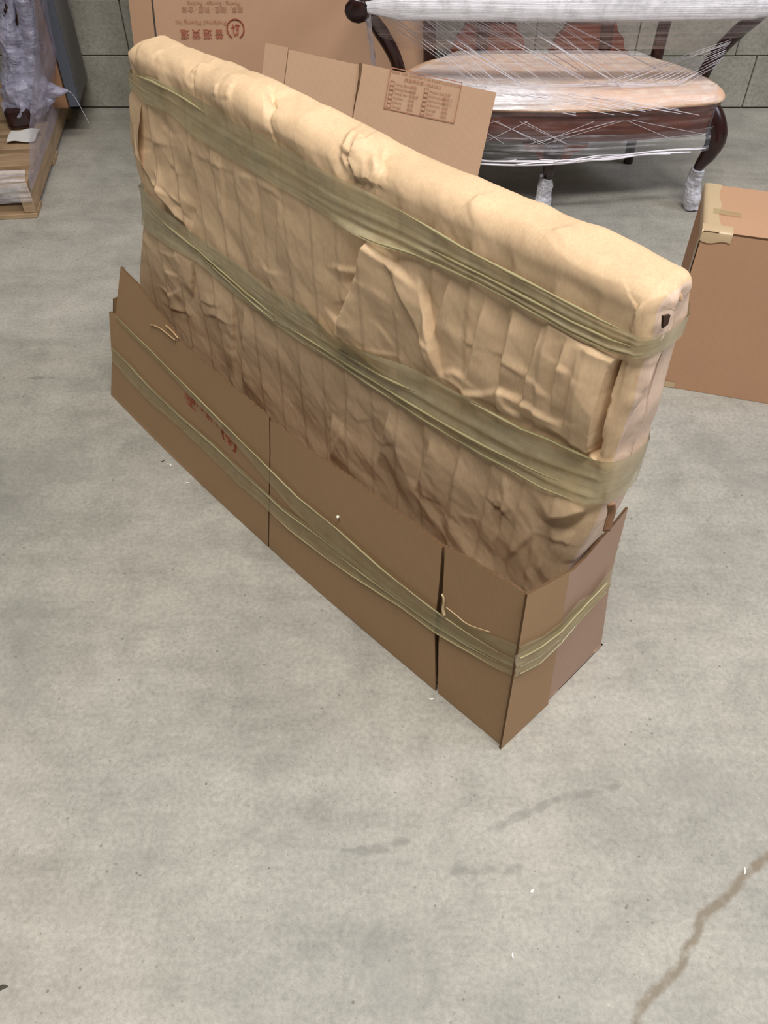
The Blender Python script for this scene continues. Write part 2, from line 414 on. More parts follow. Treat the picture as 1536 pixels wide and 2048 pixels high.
def ribbon2(name, pts, w, org, xd, yd, mat, parent, closed=False):
    """flat printed line of width w through 2-D points on a plane"""
    pts = np.asarray(pts, float)
    if closed: pts = np.vstack([pts, pts[:1]])
    V = []; F = []
    for a, b in zip(pts[:-1], pts[1:]):
        d = (b-a)/np.linalg.norm(b-a); nn = np.array([-d[1], d[0]])*w/2; e = d*w/2
        k = len(V); V += [a-e+nn, a-e-nn, b+e-nn, b+e+nn]; F.append((k, k+1, k+2, k+3))
    P = [np.asarray(org)+np.asarray(xd)*p[0]+np.asarray(yd)*p[1] for p in V]
    return mesh_obj(name, P, F, mat, parent, False)

# ================================================================== SETTING
WALL_Y = 3.60
def graded(lo, hi, fine_lo, fine_hi, fine, coarse):
    a = list(np.arange(fine_lo, fine_hi+1e-6, fine))
    return np.array(list(np.arange(lo, fine_lo-1e-6, coarse))+a+list(np.arange(fine_hi+coarse, hi+1e-6, coarse)))
gx = graded(-4.2, 4.2, -1.2, 1.25, .0125, .25); gy = graded(-2.0, WALL_Y+.1, .1, 2.3, .0125, .2)
GX, GY = np.meshgrid(gx, gy, indexing='ij')
FP = np.stack([GX, GY, np.zeros_like(GX)], -1)
floor = mesh_obj('floor', FP.reshape(-1, 3), [f for f in grid_faces(len(gx), len(gy))], FLOOR)
floor['kind'] = 'structure'
def floor_attr(name, lines):
    d = np.full(GX.shape, 9.)
    for ln in lines:
        q = on_floor(np.array(ln, float))[:, :2]
        d = np.minimum(d, seg_dist(GX, GY, q)[0])
    at = floor.data.attributes.new(name, 'FLOAT', 'POINT'); at.data.foreach_set('value', d.ravel())
floor_attr('crack', [[(1600, 1690), (1532, 1716), (1490, 1752), (1455, 1796), (1432, 1812), (1398, 1832), (1396, 1868), (1372, 1900), (1362, 1936), (1340, 1958), (1308, 1985), (1284, 2010), (1272, 2060), (1262, 2120)]])
floor_attr('scuff', [[(985, 1662), (1010, 1648), (1065, 1622), (1110, 1598), (1160, 1588), (1235, 1572)], [(690, 1706), (760, 1696), (812, 1684)], [(60, 755), (105, 753)], [(905, 1742), (1035, 1738)]])
floor_attr('smear', [[(-20, 930), (60, 922), (150, 935)], [(-20, 1008), (40, 1000)], [(40, 1400), (60, 1220)], [(760, 1890), (790, 1980)], [(1380, 1560), (1470, 1600)], [(1420, 900), (1500, 960)]])

wall = bpy.data.objects.new('wall_back', None)
bx = box_arrays(-4.2, 4.2, WALL_Y+.012, WALL_Y+.2, 0, 6.0)
bpy.data.objects.remove(wall)
wall = mesh_obj('wall_back', bx[0], bx[1], MORTAR, None, False); wall['kind'] = 'structure'
rng = random.Random(4)
BW, BH = .405, .2
proto = {}
for r in range(8):
    for c in range(-2, 9):
        x0 = (1.41 if r % 2 else 1.50)-6*BW+BW*c; z0 = r*BH+.004
        g = .0022
        o = bevel_box('concrete_block', x0+g, x0+BW-g, WALL_Y-rng.uniform(0, .004), WALL_Y+.02, z0+g, z0+BH-g, BLOCK, wall, .002)

# ================================================================== WRAPPED PANEL IN ITS CARDBOARD TRAY
B0 = on_floor(np.array([1003., 1492.])); A0 = on_floor(np.array([222., 790.]))
U = (A0-B0)/np.linalg.norm(A0-B0); Vv = np.array([-U[1], U[0], 0]); Vv = Vv if Vv[1] > 0 else -Vv
Zd = np.array([0, 0, 1.])
def W(s, v, z):
    s, v, z = np.broadcast_arrays(*[np.asarray(q, float) for q in (s, v, z)])
    return B0+U*s[..., None]+Vv*v[..., None]+Zd*z[..., None]
def to_sz(px, v):
    P = on_plane(px, B0+Vv*v, Vv); return (P-B0)@U, P[..., 2]
VF, TH, ZB, ZT, RC = .115, .092, .012, .905, .031
def sR(z): return np.interp(z, [0, .407, .434, .525, .58, .66, .8, .846, .879], [.035, .022, .016, -.001, -.006, -.004, -.004, -.009, -.004])
def sL(z): return np.interp(z, [0, .20, .334, .415, .486, .544, .60, .624, .67, .719, .754, .793, .819, .85, .881, .905], [1.335, 1.325, 1.306, 1.268, 1.232, 1.198, 1.180, 1.180, 1.184, 1.178, 1.170, 1.158, 1.138, 1.124, 1.128, 1.108])
def ztop(s): return ZT+.004*np.sin(s*9+1)+.006*fbm(s*7, s*0, 31, 3)

# surface coordinates: s along the panel, a = height up the front face, then over the rounded top and down the back
AF = ZT-RC-ZB            # length of the flat front
def a_of_z(z): return z-ZB

# creases seen on the paper, as photo polylines on the front plane / the top roll
def front_line(px): s, z = to_sz(np.array(px, float), VF); return np.stack([s, a_of_z(z)], -1)
def top_line(px):
    out = []
    for x, y in px:
        # find where the ray meets the rounded top: march over the section angle
        best = None
        for kk in range(0, 61):
            ph = kk/60*math.pi/2
            vv = VF+RC*(1-math.cos(ph)); zz = ZT-RC+RC*math.sin(ph)
            P = on_plane(np.array([x, y], float), B0+Vv*vv, Vv)
            e = abs(P[2]-zz)
            if best is None or e < best[0]: best = (e, (P-B0)@U, AF+RC*ph)
        for q in np.linspace(0, TH-2*RC, 8):
            P = on_plane(np.array([x, y], float), B0+Vv*(VF+RC+q), Vv); e = abs(P[2]-ZT)
            if e < best[0]: best = (e, (P-B0)@U, AF+RC*math.pi/2+q)
        out.append(best[1:])
    return np.array(out)

CR = []
def step(px, h, w, side=1, top=False, taper=.30):   # one side stands proud by h and fades over w; the other side drops at once
    CR.append(('step', (top_line if top else front_line)(px), h, w, side, taper))
def ridge(px, h, w, top=False, taper=.15):           # narrow raised (or sunk) fold
    CR.append(('ridge', (top_line if top else front_line)(px), h, w, 0, taper))
# vertical folds of the wrapped paper, left part
ridge([(381, 272), (378, 310), (374, 345)], .006, .010); ridge([(392, 363), (386, 420), (380, 462)], -.007, .007)
step([(306, 330), (330, 385), (352, 425), (380, 462)], .010, .035, -1)
step([(268, 255), (276, 300), (300, 345), (318, 380), (346, 430)], .008, .03, -1)
ridge([(300, 358), (326, 372), (352, 398), (362, 418)], .007, .010); ridge([(330, 370), (345, 392), (372, 432)], -.005, .008)
ridge([(288, 272), (312, 284), (338, 292)], .004, .008); ridge([(336, 320), (350, 342), (358, 348)], .004, .008)
ridge([(318, 226), (322, 250), (352, 270)], -.003, .012)
step([(441, 300), (447, 380), (450, 470)], .003, .05, 1); step([(512, 350), (512, 450), (505, 540)], .003, .06, 1)
step([(558, 402), (556, 470), (551, 535)], .003, .06, -1); ridge([(388, 310), (410, 320), (462, 346)], .003, .008)
ridge([(480, 356), (505, 362)], .004, .008); ridge([(520, 373), (548, 386), (562, 402)], .004, .010)
ridge([(402, 505), (430, 520), (452, 552)], .003, .010); ridge([(520, 535), (540, 548), (560, 552)], .003, .008)
# below the second band, left
step([(386, 505), (386, 560), (384, 600)], .007, .05, 1); step([(462, 575), (466, 660), (468, 760)], .006, .05, 1)
step([(490, 605), (489, 700), (486, 800)], .006, .09, -1)
for q in [[(318, 500), (345, 512), (362, 508)], [(330, 540), (352, 552), (366, 560)], [(322, 572), (345, 590), (360, 580)], [(412, 630), (440, 634), (462, 650)], [(400, 600), (420, 610), (440, 612)], [(335, 610), (362, 622), (380, 630)]]:
    ridge(q, .004, .008)
# centre: deep folds and the diagonal flap
step([(748, 470), (728, 545), (706, 610), (687, 664)], .024, .06, -1, taper=.04); step([(711, 545), (703, 610), (697, 660)], .007, .02, -1)
ridge([(665, 532), (700, 540), (727, 547)], .008, .008); ridge([(676, 604), (690, 598), (704, 575)], .008, .010)
step([(772, 488), (806, 560), (840, 640), (880, 765)], .007, .055, -1)
step([(833, 532), (848, 585), (862, 640), (872, 694), (881, 764)], .011, .040, 1)
step([(904, 550), (888, 610), (870, 680)], .006, .05, -1); ridge([(842, 668), (856, 674), (870, 690)], .006, .008)
ridge([(752, 560), (790, 600), (812, 650)], .003, .015)
ridge([(742, 690), (765, 700), (800, 712)], .004, .008); ridge([(760, 640), (775, 665), (786, 690)], .003, .008)
# right field of slanting folds
for px, h in [([(975, 589), (955, 680), (931, 786)], .007), ([(1033, 613), (1020, 690), (1002, 780)], .009), ([(1095, 640), (1070, 730), (1040, 842)], .008), ([(1143, 668), (1126, 750), (1105, 835)], .008), ([(1170, 700), (1155, 780), (1125, 886)], .006)]:
    step(px, h*.9, .044, -1)
ridge([(900, 762), (931, 788), (968, 792), (1002, 781), (1030, 800), (1060, 813), (1088, 832), (1122, 852), (1144, 846)], .012, .010, taper=.05)
ridge([(1002, 781), (1012, 815), (1042, 842)], .007, .010); ridge([(885, 750), (905, 745), (935, 764)], .008, .010)
ridge([(985, 705), (1010, 716), (1060, 762)], .004, .006); ridge([(930, 684), (952, 692)], .004, .007)
ridge([(1040, 735), (1080, 768), (1100, 790)], .004, .007); ridge([(1125, 725), (1150, 742)], .006, .009); ridge([(1078, 776), (1105, 795)], .003, .007)
ridge([(1146, 690), (1190, 700), (1226, 722)], .006, .012)
step([(1233, 719), (1218, 775), (1200, 850), (1184, 914)], .009, .08, 1, taper=.02); CR.append(('slit', front_line([(1235, 718), (1218, 778), (1201, 850), (1187, 914)]), -.030, .0075, 0, .1))
# below the second band, right
step([(782, 811), (770, 870), (756, 930)], .005, .06, -1); step([(867, 868), (850, 930), (832, 985)], .005, .06, -1)
ridge([(1013, 948), (1004, 985), (992, 1014)], .008, .009); ridge([(985, 1006), (1005, 1018), (1012, 1030)], .006, .010)
step([(1016, 955), (1002, 1060), (985, 1095)], .003, .06, -1); step([(925, 905), (900, 1000), (880, 1080)], .003, .06, -1)
step([(700, 750), (690, 850), (660, 920)], .003, .06, -1); step([(665, 820), (664, 880), (662, 925)], .005, .10, -1)
ridge([(1073, 1064), (1062, 1120), (1050, 1175)], .005, .010); ridge([(1073, 1062), (1040, 1090), (1015, 1115)], .005, .010)
step([(1085, 1046), (1110, 1030), (1150, 1024), (1196, 1012)], .012, .035, -1); ridge([(1090, 1072), (1130, 1082), (1160, 1100)], .004, .010)
ridge([(1120, 1068), (1100, 1110), (1072, 1150)], .004, .010)
for q in [[(700, 820), (715, 838), (740, 835)], [(745, 870), (760, 885), (790, 880)], [(845, 985), (870, 1000)], [(925, 1030), (955, 1040)]]: ridge(q, .002, .010)
step([(1262, 656), (1272, 630), (1300, 602), (1342, 582)], .005, .05, 1, True, .02)
# top roll: pinched folds
ridge([(545, 187), (546, 215), (541, 248)], -.016, .016, True, .05); ridge([(553, 190), (552, 215), (545, 252)], .009, .010, True)
ridge([(412, 122), (392, 135), (380, 152)], .008, .010, True); ridge([(392, 138), (386, 185)], -.005, .006, True)
ridge([(441, 172), (438, 200)], .007, .008, True); ridge([(470, 176), (461, 208)], .008, .010, True); ridge([(450, 165), (480, 160), (510, 168)], .004, .012, True)
ridge([(715, 258), (695, 285), (683, 312), (690, 345), (702, 362)], .013, .012, True, .04); ridge([(700, 300), (690, 318), (704, 340)], -.016, .010, True)
ridge([(722, 272), (712, 300), (702, 316)], .012, .012, True); ridge([(752, 264), (735, 285), (712, 300)], .010, .010, True)
ridge([(772, 285), (762, 325), (752, 360)], -.010, .012, True); ridge([(745, 300), (752, 335), (750, 360)], .008, .014, True)
ridge([(720, 350), (735, 348), (750, 362)], .010, .010, True)
ridge([(930, 415), (945, 408), (968, 390)], .007, .010, True); ridge([(1100, 478), (1130, 470), (1142, 462)], .006, .010, True)
ridge([(300, 72), (275, 110), (270, 140)], .005, .012, True); ridge([(330, 90), (300, 112), (290, 130)], .004, .012, True)

def disp(s, a, crisp=True):
    """outward displacement of the paper in metres"""
    s = np.asarray(s, float); a = np.asarray(a, float)
    # loose vertical corrugation of the paper
    sw = s+.012*fbm(s*5, a*4, 3, 3)+.10*(a-.5)*0
    tri = lambda q: np.abs((q % 1.0)-.5)*2
    ph = (sw*14.6+.5*fbm(s*6, a*1.1, 8)) % 1.0
    saw = np.where(ph < .86, ph/.86, (1-ph)/.14)-.5
    d = .0042*saw*(.25+1.3*vnoise(s*4, a*3, 5)**1.5)*sstep(AF+.01, AF-.05, a)
    d = d+.0050*fbm(s*4.2, a*3.2, 21, 3)
    d = d+.0085*facet(s*11, a*9, 2)*(.35+.9*vnoise(s*5, a*5, 44)**2)
    d = d+.0042*facet(s*27, a*23, 7)*(.2+.9*vnoise(s*7, a*7, 45))
    d = d+.0012*facet(s*75+9, a*70, 17)*(.2+.8*vnoise(s*9+3, a*9, 46))
    d = d+.007*facet(s*8.5, a*16, 91)*np.exp(-((a-AF-.01)/.045)**2)+.004*facet(s*17, a*26, 93)*np.exp(-((a-AF-.02)/.05)**2)
    if not crisp: return d
    for kind, ln, h, w, side, tp in CR:
        lo = ln.min(0)-w*2.2; hi = ln.max(0)+w*2.2
        m = (s > lo[0]-w*2) & (s < hi[0]+w*2) & (a > lo[1]-w*2) & (a < hi[1]+w*2)
        if not m.any(): continue
        ss, aa = s[m], a[m]
        jx = .0018*fbm(ss*45, aa*45, 50, 2)*2
        dist, sd, al = seg_dist(ss+jx, aa+.0018*2*fbm(ss*45+5, aa*45, 51, 2), ln)
        end = sstep(0, tp, al)*sstep(0, tp, 1-al)
        endcap = np.clip(1-dist/(w*2.0), 0, 1)
        if kind == 'step':
            x = dist*np.where(sd*side > 0, 1, -1)          # + on the proud side
            f = np.where(x >= 0, np.clip(1-x/(w*1.9), 0, 1), np.where(np.abs(x) < .0055, 1-sstep(0, .0055, np.abs(x))*1.40, -.40*np.clip(1-(np.abs(x)-.0055)/(w*.9), 0, 1)))
            d[m] += h*f*end
        elif kind == 'slit':
            d[m] += h*np.clip(1.6-1.6*dist/(w*(.35+.65*al)), 0, 1)*sstep(0, .08, al)
        else:
            flip = 1 if (int(abs(ln[0, 0])*977) % 2) else -1
            wl, wr_ = (w*3.2, w*.8) if flip > 0 else (w*.8, w*3.2)
            wd = np.where(sd > 0, wl, wr_)
            f = np.clip(1-dist/wd, 0, 1)*(.35+.65*sstep(0, .3, al)*sstep(0, .3, 1-al))
            h = h*.62 if h > 0 else h
            end = np.clip(1-dist/wd, 0, 1)**.3
            d[m] += h*f*np.maximum(end, .0)
    return d
def top_fade(a):   # less at the very foot, which is squeezed in the tray
    return sstep(-.02, .12, a)

# ---- build the paper skin
n1, n2, n3, n4 = 250, 34, 10, 60
zf = np.linspace(0, 1, n1, endpoint=False)
SEC = []
for q in zf: SEC.append(('f', q))
for q in np.linspace(0, 1, n2, endpoint=False): SEC.append(('a', q))
for q in np.linspace(0, 1, n3, endpoint=False): SEC.append(('t', q))
for q in np.linspace(0, 1, n2//2, endpoint=False): SEC.append(('b', q))
for q in np.linspace(0, 1, n4): SEC.append(('k', q))
M = len(SEC)
def section(c, zt):
    """cross-section points (v,z) and arc coordinate for inset c"""
    v = np.zeros(M); z = np.zeros(M); a = np.zeros(M)
    v0, v1 = VF+c, VF+TH-c; r = max(RC-c, .001); r = min(r, (v1-v0)/2); zt = zt-c*.9
    for j, (k, q) in enumerate(SEC):
        if k == 'f': v[j] = v0; z[j] = ZB+q*(zt-r-ZB); a[j] = q*AF
        elif k == 'a': ph = q*math.pi/2; v[j] = v0+r*(1-math.cos(ph)); z[j] = zt-r+r*math.sin(ph); a[j] = AF+RC*ph
        elif k == 't': v[j] = v0+r+q*(v1-v0-2*r); z[j] = zt; a[j] = AF+RC*math.pi/2+q*(TH-2*RC)
        elif k == 'b': ph = q*math.pi/2; v[j] = v1-r+r*math.sin(ph); z[j] = zt-r+r*math.cos(ph); a[j] = AF+RC*math.pi/2+TH-2*RC+RC*ph
        else: v[j] = v1; z[j] = zt-r-q*(zt-r-ZB); a[j] = AF+RC*math.pi+TH-2*RC+q*AF
    return v, z, a
ER = .020
rings = []
for q in np.linspace(0, 1, 16, endpoint=False): rings.append((0, ER+(TH/2-.0002-ER)*(1-q), 'R'))
for q in np.linspace(0, 1, 12, endpoint=False): ph = q*math.pi/2; rings.append((ER*(math.sin(ph)), ER*(1-math.sin(math.acos(1-math.sin(ph)*1.0)) if False else ER*(1-math.sin(ph)))/ER if False else ER*(1-math.sin(ph)), 'r'))
# rounded vertical corners
def corner(k, n):
    ph = k/n*math.pi/2; return ER*(1-math.cos(ph)), ER*(1-math.sin(ph))
rings = [(0.0, ER+(TH/2-.0002-ER)*(1-q), 'R') for q in np.linspace(0, 1, 16, endpoint=False)]
rings += [corner(k, 12)+('R',) for k in range(12)]
nb = 470
rings += [(q, 0.0, 'B') for q in np.linspace(0, 1, nb)]
rings += [corner(k, 12)+('L',) for k in range(11, -1, -1)]
rings += [(0.0, ER+(TH/2-.0002-ER)*(1-q), 'L') for q in np.linspace(1, 0, 16)[1:]]
NR = len(rings)
Ps = np.zeros((NR, M)); Pv = np.zeros((NR, M)); Pz = np.zeros((NR, M)); Pa = np.zeros((NR, M))
for i, (q, c, k) in enumerate(rings):
    sm_ = {'R': 0.0, 'L': 1.1}.get(k, q*1.1 if k == 'B' else 0)
    v, z, a = section(c, float(ztop(np.array(sm_))))
    if k == 'R': s = sR(z)+q
    elif k == 'L': s = sL(z)-q
    else: s0 = sR(z)+ER; s1 = sL(z)-ER; s = s0+(s1-s0)*q
    Ps[i], Pv[i], Pz[i], Pa[i] = s, v, z, a
Pbase = W(Ps, Pv, Pz)
Nn = grid_normals(Pbase)
if (Nn[NR//2, n1//2]@Vv) > 0: Nn = -Nn
endw = np.array([0.35 if k in 'RL' and q == 0.0 else 1.0 for q, c, k in rings])[:, None]
Dd = disp(Ps, Pa)*top_fade(Pa)
back = Pa > AF+RC*math.pi+TH-2*RC
Dd = np.where(back, np.clip(Dd, -.004, .003), Dd)
Dend = (.016*facet(Pv*30+3, Pz*14, 61)+.009*facet(Pv*60, Pz*34, 62))*sstep(.44, .54, Pz)*np.where(Ps > .5, .6, 1.0)
isend = np.array([k in 'RL' for q, c, k in rings])[:, None]
Dd = np.where(isend, Dd*.3+Dend*np.array([min(1, (c/ER)) for q, c, k in rings])[:, None], Dd)
Dd[0] = Dd[0].mean(); Dd[-1] = Dd[-1].mean()
PP = Pbase+Nn*Dd[..., None]
PP[..., 2] = np.maximum(PP[..., 2], .006)
panel = thing('wrapped_parcel', 'tall thin flat parcel wrapped in crumpled brown kraft paper and banded with olive tape', 'package', tuple(W(.65, VF+TH/2, 0)))
FL = grid_faces(NR, M)
mid = FL[len(FL)//2]
skin_cols = [0]*len(FL)
for fi, f in enumerate(FL):
    i = f[0]//M
    if rings[i][2] == 'R' and i < 20: skin_cols[fi] = 1
skin = mesh_obj('paper_wrapping', PP.reshape(-1, 3), FL, [KRAFT, KRAFT_END_LIT], panel, True, None, skin_cols)
# outward normals
bmv = skin.data.polygons[(NR//2)*(M-1)+60]
if Vector(bmv.normal).dot(Vector(Vv)) > 0: skin.data.flip_normals()
skin.data.set_sharp_from_angle(angle=math.radians(70))

# ---- tape bands around the panel
def rolled(front, ks, r, parent):
    n = len(front)
    for k0, k1, a, b in ks:      # k runs across the band, a..b along it
        i0, i1 = int(a*(n-1)), int(b*(n-1)); ii = np.arange(i0, i1+1)
        kk = (k0+(k1-k0)*np.linspace(0, 1, len(ii)))*(front.shape[1]-1)
        lo_ = np.floor(kk).astype(int); hi_ = np.minimum(lo_+1, front.shape[1]-1); f_ = (kk-lo_)[:, None]
        pth = front[ii, lo_]*(1-f_)+front[ii, hi_]*f_
        rr_ = r*np.minimum(1, .2+5*np.minimum(np.linspace(0, 1, len(ii)), 1-np.linspace(0, 1, len(ii))))*(1+.25*np.sin(np.arange(len(ii))*.21))
        tube('rolled_tape_edge', pth-Vv*.0010, rr_, TAPE_ROPE, parent, 8)
def band(name, up, lo, mat, n=260, m=26, lift=.0016, wr=.0022, seed=0, label=None, ks=()):
    s_, z_ = to_sz(np.array(up, float), VF-.006); o = np.argsort(s_); us, uz = s_[o], z_[o]
    s_, z_ = to_sz(np.array(lo, float), VF-.006); o = np.argsort(s_); ls, lz = s_[o], z_[o]
    s_r = -.006; s_l = min(us.max(), ls.max(), 1.30)
    zc = .5*(uz[-1]+lz[-1]); s_l = float(sL(zc))+.004
    svals = np.linspace(ER*.6, s_l-ER*.5, n)
    rows = []
    k = np.linspace(0, 1, m)
    Z = np.interp(svals, us, uz)[:, None]*(1-k)+np.interp(svals, ls, lz)[:, None]*k
    Sg = np.repeat(svals[:, None], m, 1)
    Sg = Sg+(sL(Z)+.002-s_l)*sstep(.55, 1.0, Sg/s_l)
    dmx = np.full(Z.shape, -1.)
    acc = np.zeros(Z.shape); cnt = 0
    for ds in (-.02, -.012, -.006, 0, .006, .012, .02):
        for dz in (-.008, 0, .008):
            q = disp(Sg+ds, a_of_z(Z+dz)); dmx = np.maximum(dmx, q)
            acc += q; cnt += 1
    base = .55*dmx+.45*acc/cnt
    ctr = disp(Sg, a_of_z(Z))
    def filt(q, w, fn):
        p_ = np.pad(q, ((w, w), (0, 0)), mode='edge'); return fn(np.stack([p_[i:i+len(q)] for i in range(2*w+1)]), 0)
    base = filt(filt(np.maximum(base, ctr+.0008), 9, np.max), 8, np.mean)
    # long wrinkles and bunched ropes along the band
    L = Sg*2.2
    w = wr*(fbm(L*2.0+seed, (k*9+1.2*np.sin(Sg*5+seed))*1.0, 71+seed, 3)*2)
    rope = np.zeros_like(Z)
    for c0, am in ((.80, .0035), (.12, .0016), (.45, .0018)):
        cc = c0+.06*np.sin(Sg*6+c0*9+seed); rope += am*np.exp(-((k-cc)/.055)**2)*sstep(.8, .25, Sg if True else 0)
    v = VF-base-lift-np.abs(w)-rope
    front = W(Sg, v, Z)
    # carry on round both ends and along the back
    zr = Z[0]; zl = Z[-1]
    def ringpts(s, vv, z): return W(np.full(m, s), np.full(m, vv), z)
    pre = []; cols = 14
    er = -.010
    rr = [(ER*.6, VF+TH+.008), (.004, VF+TH+.006), (er, VF+TH-.016)]+[(er-.002*math.sin(3*t), VF+TH-.016-(TH-.034)*t) for t in np.linspace(.1, .9, 8)]+[(er, VF+.018), (-.004, VF+.004), (.004, VF-.006)]
    offz = fbm(k*3+seed, k*0, 90, 2)*.01
    for t, (s, vv) in zip(np.linspace(0, 1, len(rr)), rr):
        pre.append(ringpts(s, vv, zr+offz*math.sin(t*math.pi)))
    lim = sL(Z[-1])
    post = [W(lim+.001, np.full(m, VF+.006), zl), W(lim+.010, np.full(m, VF+.03), zl), W(lim+.010, np.full(m, VF+TH-.02), zl), W(lim-.006, np.full(m, VF+TH+.006), zl)]
    bk = [W(np.full(m, s), np.full(m, VF+TH+.008), zl+(zr-zl)*(1-(s-.02)/(s_l-.02))) for s in np.linspace(s_l-.05, .03, 20)]
    P = np.concatenate([np.array(pre), front, np.array(post), np.array(bk)])
    F = grid_faces(len(P), m)
    o = mesh_obj(name, P.reshape(-1, 3), F, mat, panel, True, grid_uv(P))
    if label: o['label'] = label
    rolled(front, ks, .0017, o)
    return o
bandA_up = [(252, 143), (298, 154), (376, 187), (434, 216), (470, 242), (542, 275), (600, 313), (678, 356), (750, 395), (834, 441), (945, 503), (1047, 556), (1100, 584), (1146, 609), (1200, 638), (1262, 667), (1307, 685)]
bandA_lo = [(253, 170), (294, 210), (340, 229), (389, 273), (470, 324), (519, 353), (600, 398), (666, 440), (746, 477), (795, 497), (880, 533), (958, 568), (1030, 606), (1100, 643), (1139, 666), (1218, 703), (1290, 719)]
bandB_up = [(281, 374), (324, 417), (379, 461), (415, 487), (470, 524), (525, 567), (607, 617), (685, 665), (737, 691), (812, 730), (883, 766), (958, 802), (1043, 852), (1100, 874), (1125, 886), (1194, 917), (1230, 926)]
bandB_lo = [(283, 447), (307, 473), (343, 496), (402, 529), (438, 562), (490, 607), (558, 656), (623, 699), (691, 743), (782, 802), (899, 876), (968, 916), (1030, 945), (1095, 977), (1150, 996), (1204, 1010)]
band('tape_band', bandA_up, bandA_lo, TAPE, seed=1, label='upper olive tape band', ks=[(.03, .02, .02, .36), (.97, .95, .0, .42), (.55, .62, .0, .30), (.25, .06, .78, .98)])
band('tape_band', bandB_up, bandB_lo, TAPE, seed=2, label='lower olive tape band', ks=[(.97, .93, .02, .55), (.72, .80, .05, .60), (.03, .05, .0, .20), (.45, .55, .3, .5), (.75, .35, .62, .97), (.90, .60, .62, .85)])

# seam strip along the right edge: the paper ends in an open slit
def paper_patch(name, px_top, px_bot, px_left, px_right, v, mat, n=14, m=30, thick=.0008, bow=0.0, parent=panel, wob=.003):
    G_ = coons(px_top, px_bot, px_left, px_right, n, m)
    s, z = to_sz(G_, v)
    uu = np.linspace(0, 1, n)[:, None]; vv = np.linspace(0, 1, m)[None]
    off = -bow*np.sin(uu*math.pi)*np.sin(vv*math.pi)-wob*facet(s*24, z*18, 5)
    P = W(s, v+off, z)
    return sheet(name, P, Vv*thick, [mat, KRAFT_IN], parent)
paper_patch('corner_paper_flap', [(1300, 566), (1341, 566), (1359, 577)], [(1314, 612), (1345, 604), (1366, 602)], [(1300, 566), (1306, 590), (1314, 612)], [(1359, 577), (1363, 590), (1366, 602)], VF+.045, KRAFT, n=20, m=14, bow=.004, wob=.002)
Gf = coons([(247, 182), (258, 190), (268, 200)], [(266, 372), (280, 376), (290, 378)], [(247, 182), (242, 230), (243, 285), (256, 340), (266, 372)], [(268, 200), (276, 240), (280, 290), (286, 340), (290, 378)], 14, 30)
fs, fz = to_sz(Gf, VF-.01)
fu = np.linspace(0, 1, 14)[:, None]; fv = np.linspace(0, 1, 30)[None]
sheet('left_paper_flap', W(fs, VF+.012-.026*fu**1.3*np.sin(fv*math.pi)**.7-.006*facet(fs*20, fz*12, 5), fz), Vv*.0008, [KRAFT, KRAFT_IN], panel)
# dark tear at the top of the right end, showing what is inside
def end_vz(px, s=-.006):
    P = on_plane(np.array(px, float), B0+U*s, U); return (P-B0)@Vv, P[:, 2]
vv_, zz_ = end_vz([(1326, 632), (1340, 629), (1335, 648), (1325, 656)], -.012)
Pq = W(np.full(4, -.013), vv_, zz_)
Gq = np.array([[Pq[0], Pq[3]], [Pq[1], Pq[2]]])
sheet('torn_hole', Gq, U*.003, [TORN], panel)
# loose strip of film hanging off the right end
for k_, px in enumerate([[(1206, 1000), (1214, 996), (1207, 1030), (1199, 1056)]]):
    v2, z2 = end_vz([(1210, 1000), (1212, 1015), (1207, 1035), (1202, 1054)], -.010)
    pth = W(np.full(4, -.020), v2, z2)
    tube('loose_tape_tail', smooth_path(pth, 16), .006, CARD_DULL, panel, 8, .25)

# ================================================================== CARDBOARD TRAY
def lean(s): return .17*sstep(.55, 1.40, s)
def vfront(s, z): return -.020*np.sin(np.clip(s/1.384, 0, 1)*math.pi)**1.0*np.clip(1-z/.36, -.2, 1)+lean(s)*z
def tray_front(px, off=0.0):
    v = np.zeros(np.shape(px)[:-1])
    px = np.asarray(px, float); d = rays(px)
    s = z = None
    for it in range(12):
        p0 = B0+Vv*0
        t = (((p0-C)@Vv)+v)/(d@Vv); P = C+d*t[..., None]
        s = (P-B0)@U; z = P[..., 2]; v = .5*v+.5*(vfront(s, z)-off)
    return W(s, v, z), s, z
tray = thing('cardboard_tray', 'long low open cardboard tray with torn top edge holding the wrapped parcel', 'box', tuple(W(.69, .15, 0)))
TK = .0042
def front_piece(name, top, bot, left, right, n, m, mats=(CARD_TRAY, CARD_EDGE), off=0.0, rag=1.6):
    G_ = coons(top, bot, left, right, n, m)
    if rag:
        r = np.random.RandomState(len(top)+n); G_[1:-1, 0, 1] += r.uniform(-rag, rag, n-2)
    P, s, z = tray_front(G_, off)
    P[..., 2] = np.maximum(P[..., 2], 0.001)
    P[:, -1, 2] = .001
    return sheet(name, P, Vv*TK, list(mats), tray)
botl = lambda a, b: [p for p in [(222, 790), (226, 795), (298, 870), (363, 935), (428, 994), (500, 1058), (536, 1090), (646, 1192), (744, 1270), (871, 1377), (1003, 1492)] if a <= p[0] <= b]
front_piece('front_panel', [(218, 624), (231, 629), (241, 534), (275, 568), (307, 614), (330, 640), (343, 655), (360, 682), (460, 770), (500, 803), (538, 835)], botl(222, 536),
            [(218, 624), (222, 690), (224, 720), (222, 790)], [(538, 835), (539, 900), (538, 970), (536, 1090)], 110, 40)
front_piece('front_panel', [(540, 842), (551, 846), (614, 898), (695, 952), (780, 1015), (835, 1055), (884, 1096)], botl(536, 871),
            [(540, 842), (541, 900), (540, 960), (538, 1092)], [(884, 1096), (878, 1170), (869, 1250), (871, 1377)], 90, 36)
